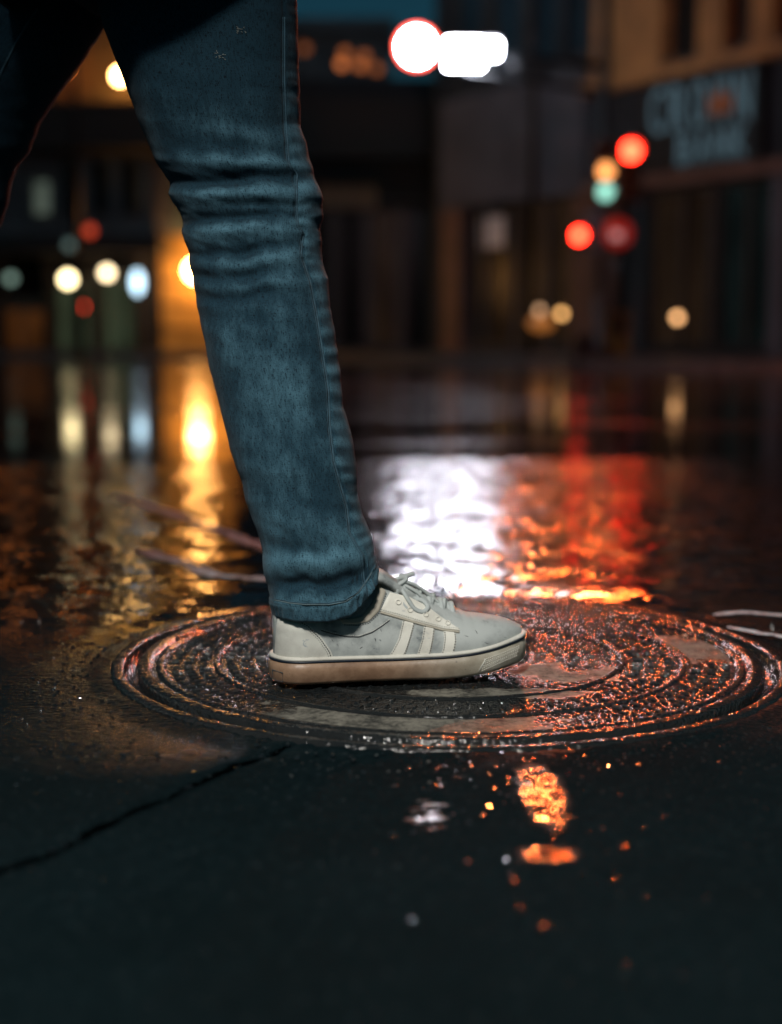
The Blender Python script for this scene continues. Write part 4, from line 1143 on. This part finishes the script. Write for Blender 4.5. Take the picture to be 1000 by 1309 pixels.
globe('wall_lamp', 'faint greenish lamp at the left edge near the trailing leg', 14, 356, 28.7, .09, (.55, .85, .7), .6)
globe('wall_lamp', 'glowing orange wall lamp on the amber wall behind the knee', 251, 346, 29.4, .20, (1, .45, .12), 75)
globe('wall_lamp', 'round warm lamp above the dark canopy seen between the thighs', 154, 97, 29.3, .12, (1, .55, .17), 45)
globe('wall_lamp', 'orange lamp above the canopy behind the trailing thigh', 84, 84, 29.3, .13, (1, .26, .05), 12)
globe('wall_lamp', 'leftmost orange lamp above the canopy, behind the trailing leg', -6, 104, 29.3, .12, (1, .26, .05), 12)
globe('wall_lamp', 'small warm lamp in the shop window, left of a pair', 690, 397, 23.6, .06, (1, .55, .28), 1.6)
globe('wall_lamp', 'small golden lamp in the shop window, right of a pair', 718, 401, 23.6, .06, (1, .50, .16), 4.2)
globe('wall_lamp', 'single small warm lamp on the brown bank glass', 866, 406, 21.6, .06, (1, .50, .20), 4.5)
globe('wall_lamp', 'dull orange glow lamp just below the pair in the shop window', 692, 413, 24.0, .13, (1, .32, .05), .35, sc=(1.7, 1, 1))
for k, (x, y, s_, lab) in enumerate(((390, 62, .25, 'leftmost faint marquee bulb hard by the thigh'), (437, 82, .9, 'brightest orange marquee bulb in the low row'), (441, 68, .45, 'upper orange marquee bulb above the brightest'), (466, 72, .40, 'upper orange marquee bulb nearest the big white lamp'), (461, 84, .6, 'middle orange marquee bulb of the low row'), (482, 88, .35, 'rightmost faint orange marquee bulb of the low row'))):
    globe('marquee_bulb', lab, x, y, 31.0, .10, (1, .26, .06), s_, group='orange marquee bulbs')
def street_lamp(px, py, Y, col, st, r, label, side=1, arm=1.4, shield=False):
    # px,py: where the lamp would be seen on the tilted picture plane, above the frame
    p = W(px, py, Y); t = thing('street_lamp', label, 'street lamp', (p.x+side*arm, Y, 0), 'street lamps along the crossing')
    B().tube([(p.x+side*arm, Y, 0), (p.x+side*arm, Y, p.z-.2), (p.x+side*(arm-.1), Y, p.z+.15), (p.x+side*.5, Y, p.z+.22)], [.08, .05, .045, .035], 10).make('pole_shaft', M['steel'], t, True)
    B().box((p.x-.42, Y-.16, p.z+.115), (p.x+.52, Y+.16, p.z+.26)).make('head', M['steel'], t)
    if shield:  # unseen plates added to keep this lamp's light off the facade
        B().box((p.x-.30, Y+.162, p.z-.16), (p.x+.30, Y+.185, p.z+.20)).make('added_back_plate', M['steel'], t)
        B().box((p.x-.30, Y-.05, p.z-.14), (p.x-.28, Y+.16, p.z+.112)).make('added_side_plate', M['steel'], t)
        B().box((p.x+.28, Y-.05, p.z-.14), (p.x+.30, Y+.16, p.z+.112)).make('added_side_plate', M['steel'], t)
    B().sphere(p, 1, 16, 8, (r, r*.7, r*.45)).make('lens', emis('street_lamp_glow', col, st), t, True)
# the orange lamp mirrored in the pools in front of the cover, and two more beyond it
def street_light_on_pole():
    p = W(692, -150, 19.0)
    return p
street_lamp(692, -150, 12.0, (1, .20, .05), 3000, .115, 'orange sodium street lamp above the crossing, mirrored in the small pool', 1, 2.4, True)
street_lamp(775, -118, 13.0, (1, .14, .022), 1050, .12, 'second orange sodium street lamp, further along the crossing', 1, 2.3)
street_lamp(195, -70, 25.0, (1, .45, .09), 34, .20, 'yellow street lamp above the arcade, mirrored left of the cover', -1)
street_lamp(582, -118, 26.0, (.72, .86, 1), 120, .13, 'cold white street lamp over the far side of the crossing', 1)
# unseen lamp added behind the camera as key light for the leg
LP = Vector((-.55, -1.70, 3.6))
t = thing('street_lamp', 'unseen lamp added behind the viewer to light the leg and shoe', 'street lamp', (LP.x-1.2, LP.y, 0))
B().tube([(LP.x-1.2, LP.y, 0), (LP.x-1.2, LP.y, LP.z), (LP.x-1.1, LP.y, LP.z+.2), (LP.x-.3, LP.y, LP.z+.22)], [.08, .055, .05, .04], 10).make('pole_shaft', M['steel'], t, True)
B().box((LP.x-.3, LP.y-.18, LP.z+.06), (LP.x+.4, LP.y+.18, LP.z+.24)).make('head', M['steel'], t)
ld = bpy.data.lights.new('key_light', 'SPOT'); ld.shadow_soft_size = .35; ld.energy = 1050; ld.color = (1.0, .97, .90); ld.spot_size = radians(30.5); ld.spot_blend = .62
lo = bpy.data.objects.new('key_light', ld); COL.objects.link(lo); lo.parent = t
lo.location = LP-Vector(t.location)
lo.rotation_euler = (LP-Vector((.03, 1.05, 0))).to_track_quat('Z', 'Y').to_euler()
